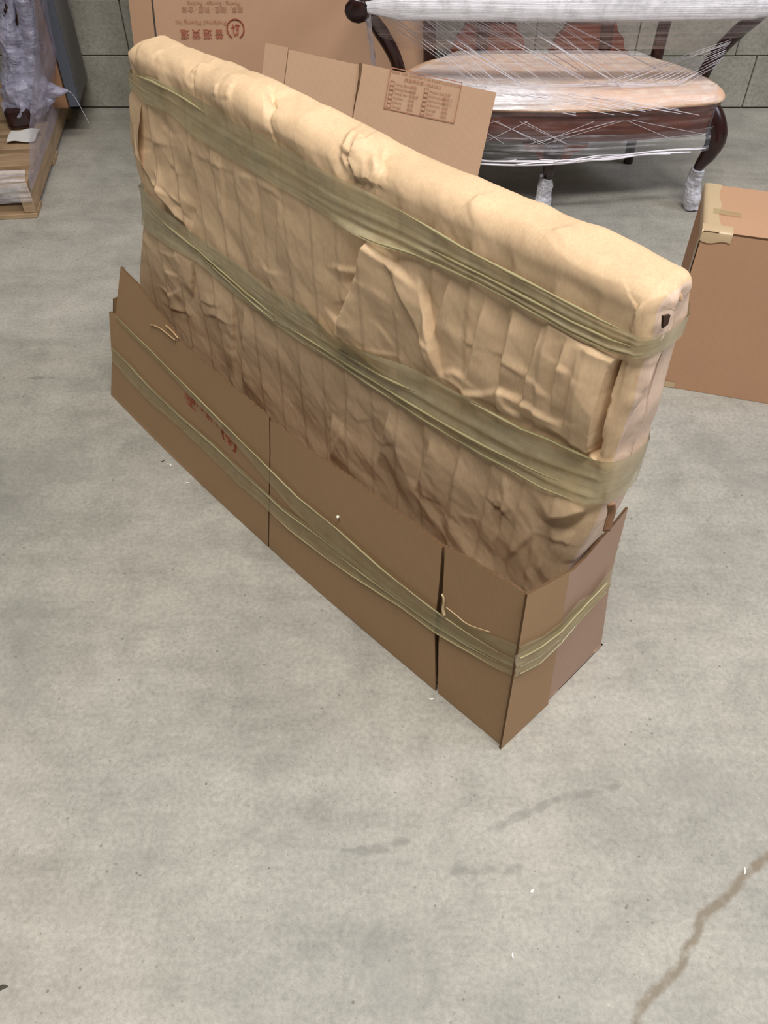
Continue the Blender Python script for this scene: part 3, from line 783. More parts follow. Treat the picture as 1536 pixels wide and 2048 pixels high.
front_piece('front_panel', [(890, 1092), (940, 1120), (1000, 1156), (1056, 1190)], [(876, 1381), (1003, 1492)],
            [(890, 1092), (886, 1180), (877, 1290), (876, 1381)], [(1056, 1190), (1040, 1280), (1022, 1385), (1003, 1492)], 40, 36)
# frayed paper where the top edge was torn
for i, px in enumerate([[(300, 648), (318, 655), (340, 672), (350, 680)], [(331, 650), (345, 663), (356, 676)]]):
    P, s, z = tray_front(np.array(px, float), .004)
    tube('torn_fringe', smooth_path(P, 14), .0014, KRAFT_IN, tray, 6, .5)
# inner wall behind the gap of the front
Pk = W(np.array([[.05, .05], [.30, .30]]), .016, np.array([[.40, .004], [.385, .004]]))
sheet('inner_front_flap', Pk, Vv*TK, [CARD_TRAY, CARD_EDGE], tray)
# right end: two overlapping boards
def tray_end(px, off=0.0, bend=.0):
    nrm = U-.022*Zd-bend*Vv
    return on_plane(px, B0+Vv*(.10 if bend else 0)-U*off+U*.0, nrm)
def end_piece(name, top, bot, left, right, n, m, off, mat, bend=0.0):
    P = tray_end(coons(top, bot, left, right, n, m), off, bend); P[..., 2] = np.maximum(P[..., 2], .001); P[:, -1, 2] = .001
    return sheet(name, P, U*TK, [mat, CARD_EDGE], tray)
end_piece('end_panel', [(1055, 1190), (1100, 1166), (1140, 1143)], [(1003, 1492), (1060, 1444), (1095, 1414)], [(1055, 1190), (1040, 1280), (1022, 1385), (1003, 1492)],
          [(1140, 1143), (1124, 1240), (1108, 1335), (1095, 1414)], 20, 30, .0042, CARD_TRAY)
end_piece('end_flap', [(1128, 1152), (1148, 1140), (1171, 1117), (1203, 1079), (1230, 1048), (1256, 1016)], [(1078, 1430), (1140, 1372), (1199, 1310)], [(1128, 1152), (1110, 1250), (1094, 1340), (1078, 1430)],
          [(1256, 1016), (1247, 1053), (1230, 1117), (1218, 1176), (1209, 1243), (1199, 1310)], 30, 34, -.0004, CARD_END_LIT, .03)
tri_top = tray_end(np.array([(1181, 1098), (1206, 1070), (1200, 1086), (1186, 1104)], float), -.010)
sheet('torn_board_corner', np.array([[tri_top[0], tri_top[3]], [tri_top[1], tri_top[2]]]), U*.003, [CARD_EDGE], tray)
# back and left walls, bottom
sg = np.linspace(.030, 1.385, 30)[:, None]; zg = np.linspace(.42, .001, 12)[None]
Pb = W(sg+0*zg, .297-.085*np.clip(zg/.42, 0, 1)+.0*sg, zg+.02*fbm(sg*6, sg*0, 9)*(zg/.42))
sheet('back_panel', Pb, -Vv*TK, [CARD_TRAY, CARD_EDGE], tray)
vg = np.linspace(0, 1, 12)[:, None]; zg = np.linspace(.30, .001, 14)[None]
v0g = vfront(1.30, zg)+.006; v1g = .297-.085*zg/.42
Pl = W(1.382-.055*np.clip(zg/.3, 0, 1)+0*vg, v0g+(v1g-v0g)*vg, zg+0*vg)
sheet('left_end_panel', Pl, -U*TK, [CARD_TRAY, CARD_EDGE], tray)
Pm = W(np.linspace(.014, 1.37, 8)[:, None]+np.zeros((1, 4)), .008+np.linspace(0, 1, 4)[None]*.275+0*np.zeros((8, 1)), .0012)
sheet('bottom_panel', Pm, Zd*.004, [CARD_TRAY, CARD_EDGE], tray)

# tape around the tray
def tray_tape(name, up, lo, mat, n=150, m=14, off=.0022, wr=.0016, seed=0, ropes=((.05, .0020), (.9, .0016)), parent=tray, ks=()):
    G_ = coons(up, lo, [up[0], lo[0]], [up[-1], lo[-1]], n, m)
    P, s, z = tray_front(G_, off)
    k = np.linspace(0, 1, m)[None]; L = np.linspace(0, 1, n)[:, None]
    w = np.abs(fbm(L*14+seed, k*7+1.5*np.sin(L*5+seed), 80+seed, 3)*2)*wr
    for c0, am in ropes: w = w+am*np.exp(-((k-c0)/.07)**2)
    P = P-Vv*w[..., None]
    o = mesh_obj(name, P.reshape(-1, 3), grid_faces(n, m), mat, parent, True, grid_uv(P)); rolled(P, ks, .0013, o); return o
tC_up = [(231, 628), (262, 660), (298, 694), (345, 742), (395, 792), (445, 842), (493, 889), (545, 940), (598, 993), (679, 1058), (767, 1137), (871, 1218), (940, 1266), (1000, 1303), (1030, 1316)]
tC_lo = [(230, 634), (262, 668), (298, 703), (345, 752), (392, 803), (440, 853), (486, 905), (538, 965), (585, 1020), (660, 1088), (745, 1160), (850, 1240), (925, 1284), (990, 1318), (1029, 1334)]
tD_up = [(223, 691), (260, 726), (298, 768), (360, 828), (428, 885), (475, 930), (525, 975), (565, 1012), (650, 1072), (720, 1130), (790, 1186), (871, 1240), (940, 1282), (1000, 1312), (1029, 1326)]
tD_lo = [(224, 722), (260, 764), (301, 806), (360, 856), (428, 920), (480, 972), (535, 1018), (578, 1058), (650, 1114), (708, 1153), (803, 1214), (871, 1264), (956, 1313), (1000, 1338), (1028, 1352)]
tE_up = [(890, 1214), (915, 1236), (937, 1249), (975, 1266), (1038, 1290)]
tE_lo = [(886, 1230), (915, 1254), (940, 1270), (975, 1288), (1033, 1318)]
tray_tape('tape_band', tC_up, tC_lo, TAPE_TRAY, seed=3, off=.0040, ks=[(.03, .03, .0, .97)])
tray_tape('tape_band', tD_up, tD_lo, TAPE_TRAY, seed=4, off=.0026, ks=[(.97, .97, .42, .98), (.10, .22, .0, .62), (.4, .5, .6, .97)])
tray_tape('tape_band', tE_up, tE_lo, TAPE_THIN, 40, 12, .0016, .0008, 5, ((.05, .001),))
def end_tape(name, up, lo, mat, off, seed, ropes):
    n, m = 50, 14
    P = tray_end(coons(up, lo, [up[0], lo[0]], [up[-1], lo[-1]], n, m), off, .02)
    k = np.linspace(0, 1, m)[None]; L = np.linspace(0, 1, n)[:, None]
    w = np.abs(fbm(L*6+seed, k*7, 85+seed, 3)*2)*.002
    for c0, am in ropes: w = w+am*np.exp(-((k-c0)/.08)**2)
    P = P-U*w[..., None]
    o = mesh_obj(name, P.reshape(-1, 3), grid_faces(n, m), mat, tray, True, grid_uv(P))
    for kk in ([] if seed == 7 else [3, 8, 12]): tube('rolled_tape_edge', P[2:-2, kk]-U*.001, .0014, TAPE_ROPE, o, 8)
    return o
end_tape('tape_band', [(1030, 1310), (1080, 1284), (1124, 1252), (1170, 1204), (1221, 1152)], [(1029, 1354), (1080, 1328), (1120, 1288), (1170, 1228), (1218, 1176)], TAPE_TRAY, .009, 6, ((.5, .004), (.8, .003)))
end_tape('tape_band', [(1040, 1292), (1085, 1272), (1121, 1244), (1160, 1200), (1183, 1188), (1226, 1134)], [(1034, 1322), (1085, 1298), (1124, 1264), (1170, 1212), (1222, 1152)], TAPE_THIN, .0065, 7, ((.1, .001),))
# tuft of twisted tape poking from the slit
P, s, z = tray_front(np.array([(884, 1188), (888, 1200), (886, 1218), (890, 1232)], float), .010)
tube('tape_tuft', smooth_path(P, 12), [.002]*6+[.003]*6, TAPE_TAN, tray, 8, .5)
P, s, z = tray_front(np.array([(892, 1214), (912, 1230), (937, 1249), (980, 1264)], float), .006)
tube('tape_tuft', smooth_path(P, 16), .0011, TAPE_TAN, tray, 6, .6)
# print on the tray front (upside down as the board was turned over)
def tray_pt(x, y):
    P, s, z = tray_front(np.array([[x, y]], float), .0018); return P[0]
Pc = tray_pt(418, 834); xd = tray_pt(404, 820)-tray_pt(432, 848); yd = -Zd
text('size_print', '16 x 18 x 18', .030, Pc, xd, yd, INK_ORANGE, tray, 'CENTER', 1.0)
Pe = tray_pt(457, 880); xn = -xd/np.linalg.norm(xd)
an = np.linspace(0, 2*math.pi, 29)[:-1]
ribbon2('seal_print', np.stack([.026*np.cos(an), .026*np.sin(an)], -1), .006, Pe, xn, Zd, INK_ORANGE, tray, True)
for q in [[(-.012, .004), (.012, .008)], [(-.006, -.010), (.010, -.004)], [(0, -.014), (.002, .014)]]:
    ribbon2('seal_print_stroke', q, .005, Pe, xn, Zd, INK_ORANGE, tray)
Pg = tray_pt(380, 806)
for q in [[(-.020, .018), (.02, .018)], [(-.022, .004), (.018, .006)], [(-.018, -.010), (.022, -.008)], [(-.012, -.022), (.016, -.022)], [(-.008, -.02), (.010, .018)], [(.012, -.02), (-.010, .016)]]:
    ribbon2('grade_mark_print', q, .0035, Pg, xn, Zd, INK_ORANGE, tray)

bp = tray_pt(678, 1032)
bm = bmesh.new(); bmesh.ops.create_icosphere(bm, subdivisions=2, radius=.0030)
for v in bm.verts: v.co *= 1+.12*random.Random(hash(v.index)).uniform(-1, 1)
me = bpy.data.meshes.new('foam_bead'); bm.to_mesh(me); bm.free(); me.materials.append(FOAM)
fb = bpy.data.objects.new('foam_bead', me); COL.objects.link(fb); fb.location = bp-Vv*.0030
tag(fb, 'tiny white foam bead clinging to the front of the long cardboard tray', 'bead')

# ================================================================== CARDBOARD BOX AT THE RIGHT
b0 = on_floor(np.array([1312., 770.])); b1 = on_floor(np.array([1536., 808.]))
ux = (b1-b0)/np.linalg.norm(b1-b0); uy = np.array([-ux[1], ux[0], 0])
BHt, BDp, BWd = .447, .238, .46
box = thing('cardboard_box', 'closed brown cardboard box with taped top edges standing on the floor at the right', 'box', tuple(b0+ux*.2+uy*.12))
fr = lambda x, y, z: b0+ux*x+uy*y+Zd*z
def lsheet(name, pts, thick, mats, parent, n=6, m=6):
    """pts: four corners TL,TR,BL,BR"""
    TL, TR, BL, BR = [np.asarray(p, float) for p in pts]
    u = np.linspace(0, 1, n)[:, None, None]; v = np.linspace(0, 1, m)[None, :, None]
    P = (TL*(1-u)+TR*u)*(1-v)+(BL*(1-u)+BR*u)*v
    return sheet(name, P, thick, mats, parent)
lsheet('front_panel', (fr(0, 0, BHt), fr(BWd, 0, BHt), fr(0, 0, .001), fr(BWd, 0, .001)), uy*.004, [CARD_BOX, CARD_EDGE], box)
lsheet('side_panel', (fr(0, BDp, BHt), fr(0, 0.0042, BHt), fr(0, BDp, .001), fr(0, .0042, .001)), ux*.004, [CARD_BOX, CARD_EDGE], box)
lsheet('side_panel', (fr(BWd, .0042, BHt), fr(BWd, BDp, BHt), fr(BWd, .0042, .001), fr(BWd, BDp, .001)), -ux*.004, [CARD_BOX, CARD_EDGE], box)
lsheet('back_panel', (fr(BWd-.005, BDp, BHt), fr(.005, BDp, BHt), fr(BWd-.005, BDp, .001), fr(.005, BDp, .001)), -uy*.004, [CARD_BOX, CARD_EDGE], box)
lsheet('top_flap', (fr(.001, BDp, BHt+.0045), fr(BWd, BDp, BHt+.0045), fr(.001, .002, BHt+.0045), fr(BWd, .002, BHt+.0045)), -Zd*.004, [CARD_BOX, CARD_EDGE], box)
def tape_fold(name, rows):
    P = np.array(rows, float)
    return sheet(name, P, (0, 0, -.0004), [TAPE_TAN], box)
# tape folded over the left top edge, over the front corner and at the foot
hh = BHt+.0062
tl = np.linspace(-.004, BDp+.002, 14)
mesh_rows = [[fr(.036+.003*math.sin(q*60), q, hh), fr(.012, q, hh+.0006), fr(.001, q, hh-.0005), fr(-.0022, q, hh-.006), fr(-.0022, q, hh-.030)] for q in tl]
o = mesh_obj('edge_tape', np.array(mesh_rows).reshape(-1, 3), [f for f in grid_faces(14, 5)], TAPE_TAN, box, True)
rows = [[fr(q, .030, hh+.0008), fr(q, .008, hh+.001), fr(q, -.0010, hh-.001), fr(q, -.0026, hh-.006), fr(q, -.0026, hh-.026-.004*math.sin(q*90))] for q in np.linspace(-.003, .066, 8)]
mesh_obj('corner_tape', np.array(rows).reshape(-1, 3), grid_faces(8, 5), TAPE_TAN, box, True)
rows = [[fr(q, .115-.10*q, hh+.0012), fr(q, .085-.04*q, hh+.0012)] for q in np.linspace(.02, .085, 8)]
mesh_obj('loose_tape_end', np.array(rows).reshape(-1, 3), grid_faces(8, 2), TAPE_THIN, box, True, grid_uv(np.array(rows)))
rows = [[fr(-.0022, q, BHt-.02-.0), fr(-.0022, q, .03)] for q in (.006, .040)]
mesh_obj('corner_tape', np.array(rows).reshape(-1, 3), grid_faces(2, 2), TAPE_TAN, box, True)
rows = [[fr(q, -.0022, .020), fr(q, -.0022, .002)] for q in np.linspace(.0, .046, 4)]
mesh_obj('foot_tape', np.array(rows).reshape(-1, 3), grid_faces(4, 2), TAPE_TAN, box, True)

# ================================================================== FLATTENED CARTONS
# big one leaning on the back wall, its print upside down
p0 = np.array([0, 3.0, 0.]); nB = np.array([0, 1.25, -.50]); nB /= np.linalg.norm(nB); upB = np.array([0, .50, 1.25]); upB /= np.linalg.norm(upB)
onB = lambda x, y, off=.0: on_plane(np.array([[x, y]], float), p0-nB*off, nB)[0]
xl = onB(260.5, 35)[0]; xf = onB(309, 40)[0]
big = thing('flattened_carton', 'big flattened brown carton leaning at the back wall, red print upside down', 'carton', ((xl+0)/2, 3.1, 0))
Hb = 1.30
def bigsheet(name, x0, x1, off0, off1, th=.006):
    P = []
    for x, of in zip(np.linspace(x0, x1, 10), np.linspace(off0, off1, 10)):
        P.append([np.array([x, 3.0, 0])+upB*h-nB*(of+.010*math.sin(h*2.2)) for h in np.linspace(Hb, .004, 12)])
    return sheet(name, np.array(P), nB*th, [CARD_BIG, CARD_EDGE], big)
bigsheet('main_panel', xf+.004, .14, 0, 0); bigsheet('side_panel', xl, xf, -.012, .010)
bigsheet('rear_panel', xf+.02, .12, -.014, -.014)
def btext(nm, body, size, x, y, mat, al='CENTER', sp=1.0): text(nm, body, size, onB(x, y, .0125), (-1, 0, 0), -upB, mat, big, al, sp)
btext('company_print', '普選貨運', .033, 404, 67, INK_RED, sp=1.40)
btext('company_print', 'Preferred Moving Inc', .0205, 402, 45, INK_RED_PALE, sp=1.0)
btext('services_print', '搬家 · 搬運 · 貨運 · 倉儲', .020, 425, 18, INK_RED_PALE)
btext('services_print', 'Moving · Storage · Packing', .017, 428, 7, INK_RED_PALE)
Pe = onB(471, 58, .0125)
an = np.linspace(math.radians(-60), math.radians(240), 26)
ribbon2('seal_print', np.stack([.029*np.cos(an), .029*np.sin(an)], -1), .0045, Pe, (1, 0, 0), upB, INK_RED, big)
for q in [[(-.012, .004), (-.003, .006)], [(-.008, .012), (-.006, -.014)], [(.002, .012), (.014, .010)], [(.004, -.002), (.010, .012)], [(.010, .002), (.006, -.018)], [(-.004, -.020), (.002, -.014)]]:
    ribbon2('seal_print_stroke', q, .004, Pe, (1, 0, 0), upB, INK_RED, big)

# smaller one with the checklist, tipped on one corner and leaning on the settee
p1 = np.array([0, 2.375, 0.]); nC = np.array([0, 1, -.40]); nC /= np.linalg.norm(nC)
onC = lambda x, y, off=0.0: on_plane(np.array([[x, y]], float), p1-nC*off, nC)[0]
TL, TR, R2 = onC(530, 85), onC(993, 185), onC(950, 365)
ex = (TR-TL)/np.linalg.norm(TR-TL); ey = R2-TR; ey -= ex*(ey@ex); ey /= np.linalg.norm(ey)     # ey points down the board
Wc = np.linalg.norm(TR-TL); hc = (TR[2]-.004)/(-ey[2])
lst = thing('flattened_carton', 'smaller flattened carton with red checklist print, tipped on a corner behind the wrapped parcel', 'carton', tuple(TR+ey*hc))
cc = lambda x, y, off=0.0: TL+ex*x+ey*y-nC*off
def loc(px): q = onC(*px)-TL; return q@ex, q@ey
sx1 = loc((724, 115))[0]; sx0 = loc((577, 98))[0]
def csheet(nm, x0, x1, y0, y1, o0=0.0, o1=0.0, rag=0.0, th=.005):
    P = []
    rr = random.Random(int(x0*1000))
    for x, of in zip(np.linspace(x0, x1, 14), np.linspace(o0, o1, 14)):
        P.append([cc(x, y+(rr.uniform(0, rag) if y == y0 else 0), of) for y in np.linspace(y0, y1, 10)])
    return sheet(nm, np.array(P), nC*th, [CARD_LIST, CARD_EDGE], lst)
csheet('main_panel', sx1+.002, Wc, 0, hc, .004, 0.0); csheet('side_panel', sx0+.001, sx1-.001, .004, hc-.01, 0, 0, .002); csheet('narrow_panel', 0, sx0-.001, .0, hc-.02, -.012, 0)
csheet('rear_panel', .03, Wc-.01, .012, hc-.03, -.008, -.008)
sl = [cc(sx1, .0, .006), cc(sx1+.003, .05, .006), cc(sx1, .115, .006)]
tube('slot', np.array(sl), [.0045, .003, .001], CARD_EDGE, lst, 6, .3)
# tape line along the fold
fa, fb_ = loc((782, 135)), loc((925, 160)); fc = loc((762, 215))
x0, y0 = fa; x1 = fb_[0]; y1 = fc[1]
fo = .0058
ox = np.asarray(cc(0, 0, fo)); exv, eyv = ex, ey
ribbon2('print_frame', [(x0, y0), (x1, y0), (x1, y1), (x0, y1)], .0026, ox, exv, eyv, INK_RED_PALE, lst, True)
def ctext(nm, body, size, fx, fy, al='LEFT'): text(nm, body, size, cc(x0+(x1-x0)*fx, y0+(y1-y0)*fy, fo), ex, -ey, INK_RED_PALE, lst, al)
ctext('checklist_print', 'MARK THE CONTENTS & ROOM LOCATION', .0105, .50, .09, 'CENTER'); ctext('checklist_print', '請選擇房間 / FRAGILE', .0115, .47, .22, 'CENTER')
rows_l = [('Living Room', '客廳'), ('Dining Room', '飯廳'), ('Family Rm', '家庭房'), ('Kitchen', '廚房'), ('Library', '書房'), ('Garage', '車庫')]
rows_r = [('Master Bed', '主房'), ('Bedroom #2', '睡房二'), ('Bedroom #3', '睡房三'), ('Bathroom', '浴室'), ('Storage', '儲物'), ('Other', '其他')]
for k in range(6):
    for col, rws in ((0, rows_l), (1, rows_r)):
        fy = .36+.11*k; fx = .03+.48*col
        xq = x0+(x1-x0)*fx; yq = y0+(y1-y0)*fy; sq = .0055
        ribbon2('checkbox_print', [(xq, yq-sq), (xq+2*sq, yq-sq), (xq+2*sq, yq+sq), (xq, yq+sq)], .0016, ox, exv, eyv, INK_RED_PALE, lst, True)
        ctext('checklist_print', rws[k][0], .0095, fx+.07, fy); ctext('checklist_print', rws[k][1], .0095, fx+.28, fy)

# ================================================================== SETTEE WRAPPED IN STRETCH FILM
CX = .545
st = thing('settee', 'dark rosewood settee with cream seat wrapped in clear stretch film by back wall', 'settee', (CX, 2.85, 0))
half = [(0, 2.635), (.20, 2.645), (.36, 2.672), (.46, 2.690), (.515, 2.715), (.535, 2.76), (.52, 2.84), (.47, 2.93), (.40, 3.01), (.30, 3.055), (.15, 3.075), (0, 3.08)]
hp = smooth_path(np.array(half), 60)
out = np.vstack([np.c_[CX+hp[:, 0], hp[:, 1]], np.c_[CX-hp[::-1][1:-1, 0], hp[::-1][1:-1, 1]]])
cen = np.array([CX, 2.86])
def loft(levels):
    """levels: (scale_inset metres, z)"""
    V = []; n = len(out)
    for ins, z in levels:
        d = out-cen; l = np.linalg.norm(d, axis=1, keepdims=True); q = cen+d*(1-ins/l)
        V.append(np.c_[q, np.full(n, z)])
    V = np.array(V)
    F = grid_faces(len(levels), n, True)
    F = [f[::-1] for f in F]
    F.append(tuple((len(levels)-1)*n+k for k in range(n))); F.append(tuple(range(n))[::-1])
    return V.reshape(-1, 3), F
def fixn(o):
    bm = bmesh.new(); bm.from_mesh(o.data); bmesh.ops.recalc_face_normals(bm, faces=bm.faces[:]); bm.to_mesh(o.data); bm.free(); return o
v, f = loft([(.004, .366), (-.002, .368), (-.004, .374), (.002, .384), (.016, .393), (.04, .399), (.08, .402), (.13, .405), (.19, .407), (.21, .407)])
fixn(mesh_obj('seat_cushion', v, f, FABRIC, st))
v, f = loft([(.05, .272), (.022, .268), (.016, .274), (.012, .310), (.012, .348), (.004, .354), (.002, .366), (.02, .367)])
fixn(mesh_obj('seat_apron', v, f, ROSEWOOD, st)).data.set_sharp_from_angle(angle=math.radians(40))
def leg(name, pts, r, mat=DARKWOOD): return tube(name, smooth_path(np.array(pts), 28), np.interp(np.linspace(0, 1, 28), np.linspace(0, 1, len(r)), r), mat, st, 12)
def crumple(sc, amp, seed):
    def fn(V):
        r = np.random.RandomState(seed)
        d = facet(V[:, 0]*sc+V[:, 1]*sc*.7, V[:, 2]*sc, seed)+.5*facet(V[:, 0]*sc*2.3, V[:, 2]*sc*2+V[:, 1]*sc, seed+1)
        c = V.mean(0); q = V-c; q[:, 2] *= .05; q /= np.maximum(np.linalg.norm(q, axis=1, keepdims=True), 1e-6)
        return V+q*(amp*d)[:, None]
    return fn
def cab(px_pts, mirror=False):
    q = np.array(px_pts, float)
    if mirror: q[:, 0] = 2*CX-q[:, 0]
    return q
rleg = [(1.040, 2.755, .345), (1.068, 2.735, .300), (1.084, 2.725, .250), (1.075, 2.73, .195), (1.060, 2.74, .150), (1.060, 2.745, .090), (1.068, 2.74, .035), (1.070, 2.735, .002)]
lr = [.030, .034, .034, .026, .017, .015, .020, .020]
mleg = [(.550, 2.695, .290), (.550, 2.685, .268), (.547, 2.668, .240), (.545, 2.665, .195), (.545, 2.68, .150), (.541, 2.685, .090), (.537, 2.675, .035), (.536, 2.67, .002)]
for pts in (rleg, [(2*CX-x, y, z) for x, y, z in rleg], mleg):
    lg_ = leg('front_leg', pts, lr)
    q = smooth_path(np.array(pts), 40)
    q = q[q[:, 2] < .145]
    rr_ = np.interp(q[:, 2], [0, .04, .10, .145], [.026, .030, .024, .021])
    q[:, 2] = np.maximum(q[:, 2], .002)
    V_, F_ = tube_arrays(q, rr_, 16)
    V_ = crumple(38, .012, int(abs(pts[0][0])*100))(V_); V_[:, 2] = np.maximum(V_[:, 2], .001)
    uvv = np.c_[V_[:, 0]*2, V_[:, 2]*2]
    mesh_obj('foot_wrap', V_, F_, FILM_CRUMPLE, lg_, False, uvv)
for sg_ in (1, -1):
    leg('back_leg', [(CX+sg_*.36, 3.03, .33), (CX+sg_*.362, 3.05, .15), (CX+sg_*.38, 3.10, .002)], [.022, .018, .018])
    # back post, arm with scroll end, arm support
    tube('back_post', smooth_path(np.array([(CX+sg_*.385, 3.06, .33), (CX+sg_*.40, 3.09, .55), (CX+sg_*.43, 3.15, .80), (CX+sg_*.44, 3.22, 1.02)]), 16), .022, DARKWOOD, st, 8)
    ap = smooth_path(np.array([(CX+sg_*.45, 3.14, .70), (CX+sg_*.54, 3.00, .685), (CX+sg_*.60, 2.84, .668), (CX+sg_*.615, 2.70, .655), (CX+sg_*.62, 2.66, .648), (CX+sg_*.622, 2.635, .640)]), 30)
    tube('arm', ap, np.r_[np.full(20, .022), np.linspace(.022, .036, 6), [.037, .036, .030, .016]], DARKWOOD, st, 12)
    tube('arm_support', smooth_path(np.array([(CX+sg_*.608, 2.76, .655), (CX+sg_*.590, 2.80, .59), (CX+sg_*.555, 2.84, .53), (CX+sg_*.515, 2.86, .46), (CX+sg_*.495, 2.87, .40), (CX+sg_*.49, 2.87, .34)]), 26), np.interp(np.linspace(0, 1, 26), [0, .4, .7, 1], [.018, .023, .020, .024]), DARKWOOD, st, 10)
    tube('back_post', smooth_path(np.array([(CX+sg_*.21, 3.09, .36), (CX+sg_*.21, 3.12, .62), (CX+sg_*.215, 3.20, 1.0)]), 10), [.024]*10, DARKWOOD, st, 8)
tube('top_rail', smooth_path(np.array([(CX-.45, 3.22, 1.02), (CX-.2, 3.24, 1.06), (CX, 3.245, 1.08), (CX+.2, 3.24, 1.06), (CX+.45, 3.22, 1.02)]), 24), .028, DARKWOOD, st, 10)
tube('lower_rail', np.array([(CX-.40, 3.095, .50), (CX+.40, 3.095, .50)]), [.018, .018], DARKWOOD, st, 10, .7)
# shaped splat with its moulded shoe
def splat(cx):
    prof = [(.130, .375), (.132, .392), (.124, .398), (.120, .412), (.116, .430), (.092, .452), (.082, .480), (.066, .56), (.060, .66), (.085, .74), (.090, .82), (.06, .92), (.055, 1.03)]
    P = np.array([[(cx-w, 3.085+.16*(z-.4), z), (cx+w, 3.085+.16*(z-.4), z)] for w, z in prof])
    o = sheet('back_splat', P, (0, .028, 0), [ROSEWOOD], st, False); return o
splat(CX+.165-.01); splat(CX-.185)
bevel_box('splat_shoe', CX+.02, CX+.292, 3.065, 3.085, .385, .398, ROSEWOOD, st, .003)
# carved knee bracket below the middle of the apron
prof = [(.105, .262), (.10, .245), (.06, .228), (.045, .205), (.03, .20)]
P = np.array([[(CX+.005-w, 2.662, z), (CX+.005+w, 2.662, z)] for w, z in prof]); sheet('apron_bracket', P, (0, .02, 0), [ROSEWOOD], st, False)

# stretch film: bundled band between the arm scrolls
n, m = 120, 22
xs = np.linspace(CX-.615, CX+.62, n)
k = np.arange(m)/m*2*math.pi
P = np.zeros((n, m, 3))
for i, x in enumerate(xs):
    t = i/(n-1); sag = .005*math.sin(t*math.pi)
    e = min(1, .35+7*min(t, 1-t))
    a_ = .013*e; b_ = .031*e
    wob = 1+.35*fbm(np.full(m, t*5.), k*2.2, 5, 3)+.25*fbm(np.full(m, t*2.), k*7, 6, 3)
    P[i, :, 0] = x; P[i, :, 1] = 2.640+a_*np.cos(k)*wob; P[i, :, 2] = .656-sag+b_*np.sin(k)*wob
uv = np.stack(np.broadcast_arrays(xs[:, None]*1.0, (k*.05)[None]), -1).reshape(-1, 2)
mesh_obj('film_band', P.reshape(-1, 3), grid_faces(n, m, True), FILM_WHITE, st, True, uv)
def film_grid(name, rows, mat, n=60, m=30, amp=.006, seed=0, sc=(5, 20)):
    """rows: list of polylines (first = one edge, last = other edge)"""
    R_ = np.array([rs(r, n) for r in rows]); q = np.linspace(0, len(rows)-1, m)
    P = np.stack([np.stack([np.interp(q, np.arange(len(rows)), R_[:, i, c]) for c in range(3)], -1) for i in range(n)])
    N_ = grid_normals(P); u = np.linspace(0, 1, n)[:, None]; w = np.linspace(0, 1, m)[None]
    P = P+N_*(amp*(fbm(u*sc[0]+seed, w*sc[1]+3*u, seed, 3)*2+.6*facet(u*sc[0]*3, w*sc[1], seed+3)))[..., None]
    return mesh_obj(name, P.reshape(-1, 3), grid_faces(n, m), mat, st, True, grid_uv(P))
# sheet rising from the band to the back, thin curtain below it, sheet over the seat, skirt below the apron
film_grid('film_sheet', [[(CX-.61, 2.65, .68), (CX+.61, 2.65, .68)], [(CX-.5, 2.92, .84), (CX+.5, 2.92, .84)], [(CX-.44, 3.2, 1.04), (CX+.44, 3.2, 1.04)]], FILM, seed=3)
film_grid('film_sheet', [[(CX-.60, 2.66, .630), (CX+.60, 2.66, .630)], [(CX-.56, 2.80, .53), (CX+.56, 2.80, .53)], [(CX-.50, 2.93, .45), (CX+.50, 2.93, .45)]], FILM, seed=6, amp=.004)
ang = np.linspace(-.55, .55, 50)
def edge_curve(ins, z, x0=-.52, x1=.52, n=50):
    m_ = (out[:, 1] < 2.84); fr_ = out[m_]; o_ = np.argsort(fr_[:, 0]); fr_ = fr_[o_]
    xx = np.linspace(CX+x0, CX+x1, n); yy = np.interp(xx, fr_[:, 0], fr_[:, 1])
    return np.c_[xx, yy+ins, np.full(n, z)]
film_grid('film_sheet', [np.c_[np.linspace(CX-.30, CX+.30, 30), np.full(30, 3.02), np.full(30, .416)], np.c_[np.linspace(CX-.46, CX+.46, 30), np.full(30, 2.84), np.full(30, .413)], edge_curve(.05, .408, -.5, .5), edge_curve(.008, .396), edge_curve(-.008, .378)], FILM_SEAT, 120, 60, .0026, 9, (6, 16))
film_grid('film_sheet', [edge_curve(-.010, .372), edge_curve(-.008, .33), edge_curve(-.004, .27)], FILM_APRON, 120, 24, .0015, 19, (8, 8))
film_grid('film_sheet', [edge_curve(.20, .420, -.42, .02), edge_curve(.10, .418, -.46, .10), edge_curve(.03, .412, -.5, .16), edge_curve(.0, .400, -.52, .12), edge_curve(-.011, .376, -.53, .04)], FILM_GLARE, 90, 40, .006, 23, (7, 12))  # extra white sheet added as painted glare over the seat's front left
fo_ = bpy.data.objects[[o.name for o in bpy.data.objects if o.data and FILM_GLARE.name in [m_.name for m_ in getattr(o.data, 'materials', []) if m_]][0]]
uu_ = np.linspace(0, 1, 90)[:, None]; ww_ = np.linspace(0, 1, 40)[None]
at = fo_.data.attributes.new('glare_fade', 'FLOAT', 'POINT'); at.data.foreach_set('value', (sstep(1.0, .55, uu_)*sstep(0, .45, ww_)).ravel())
sk = [edge_curve(-.008, .30, -.53, .53), edge_curve(-.012, .255, -.535, .535), edge_curve(-.012, .232, -.535, .535)]
low = edge_curve(-.012, .215, -.535, .535); low[:, 2] = .212+.012*np.sin((low[:, 0]-CX)*5)+.010*np.abs(low[:, 0]-CX)
sk.append(low)
film_grid('film_skirt', sk, FILM_SKIRT, 140, 40, .004, 12, (7, 9))
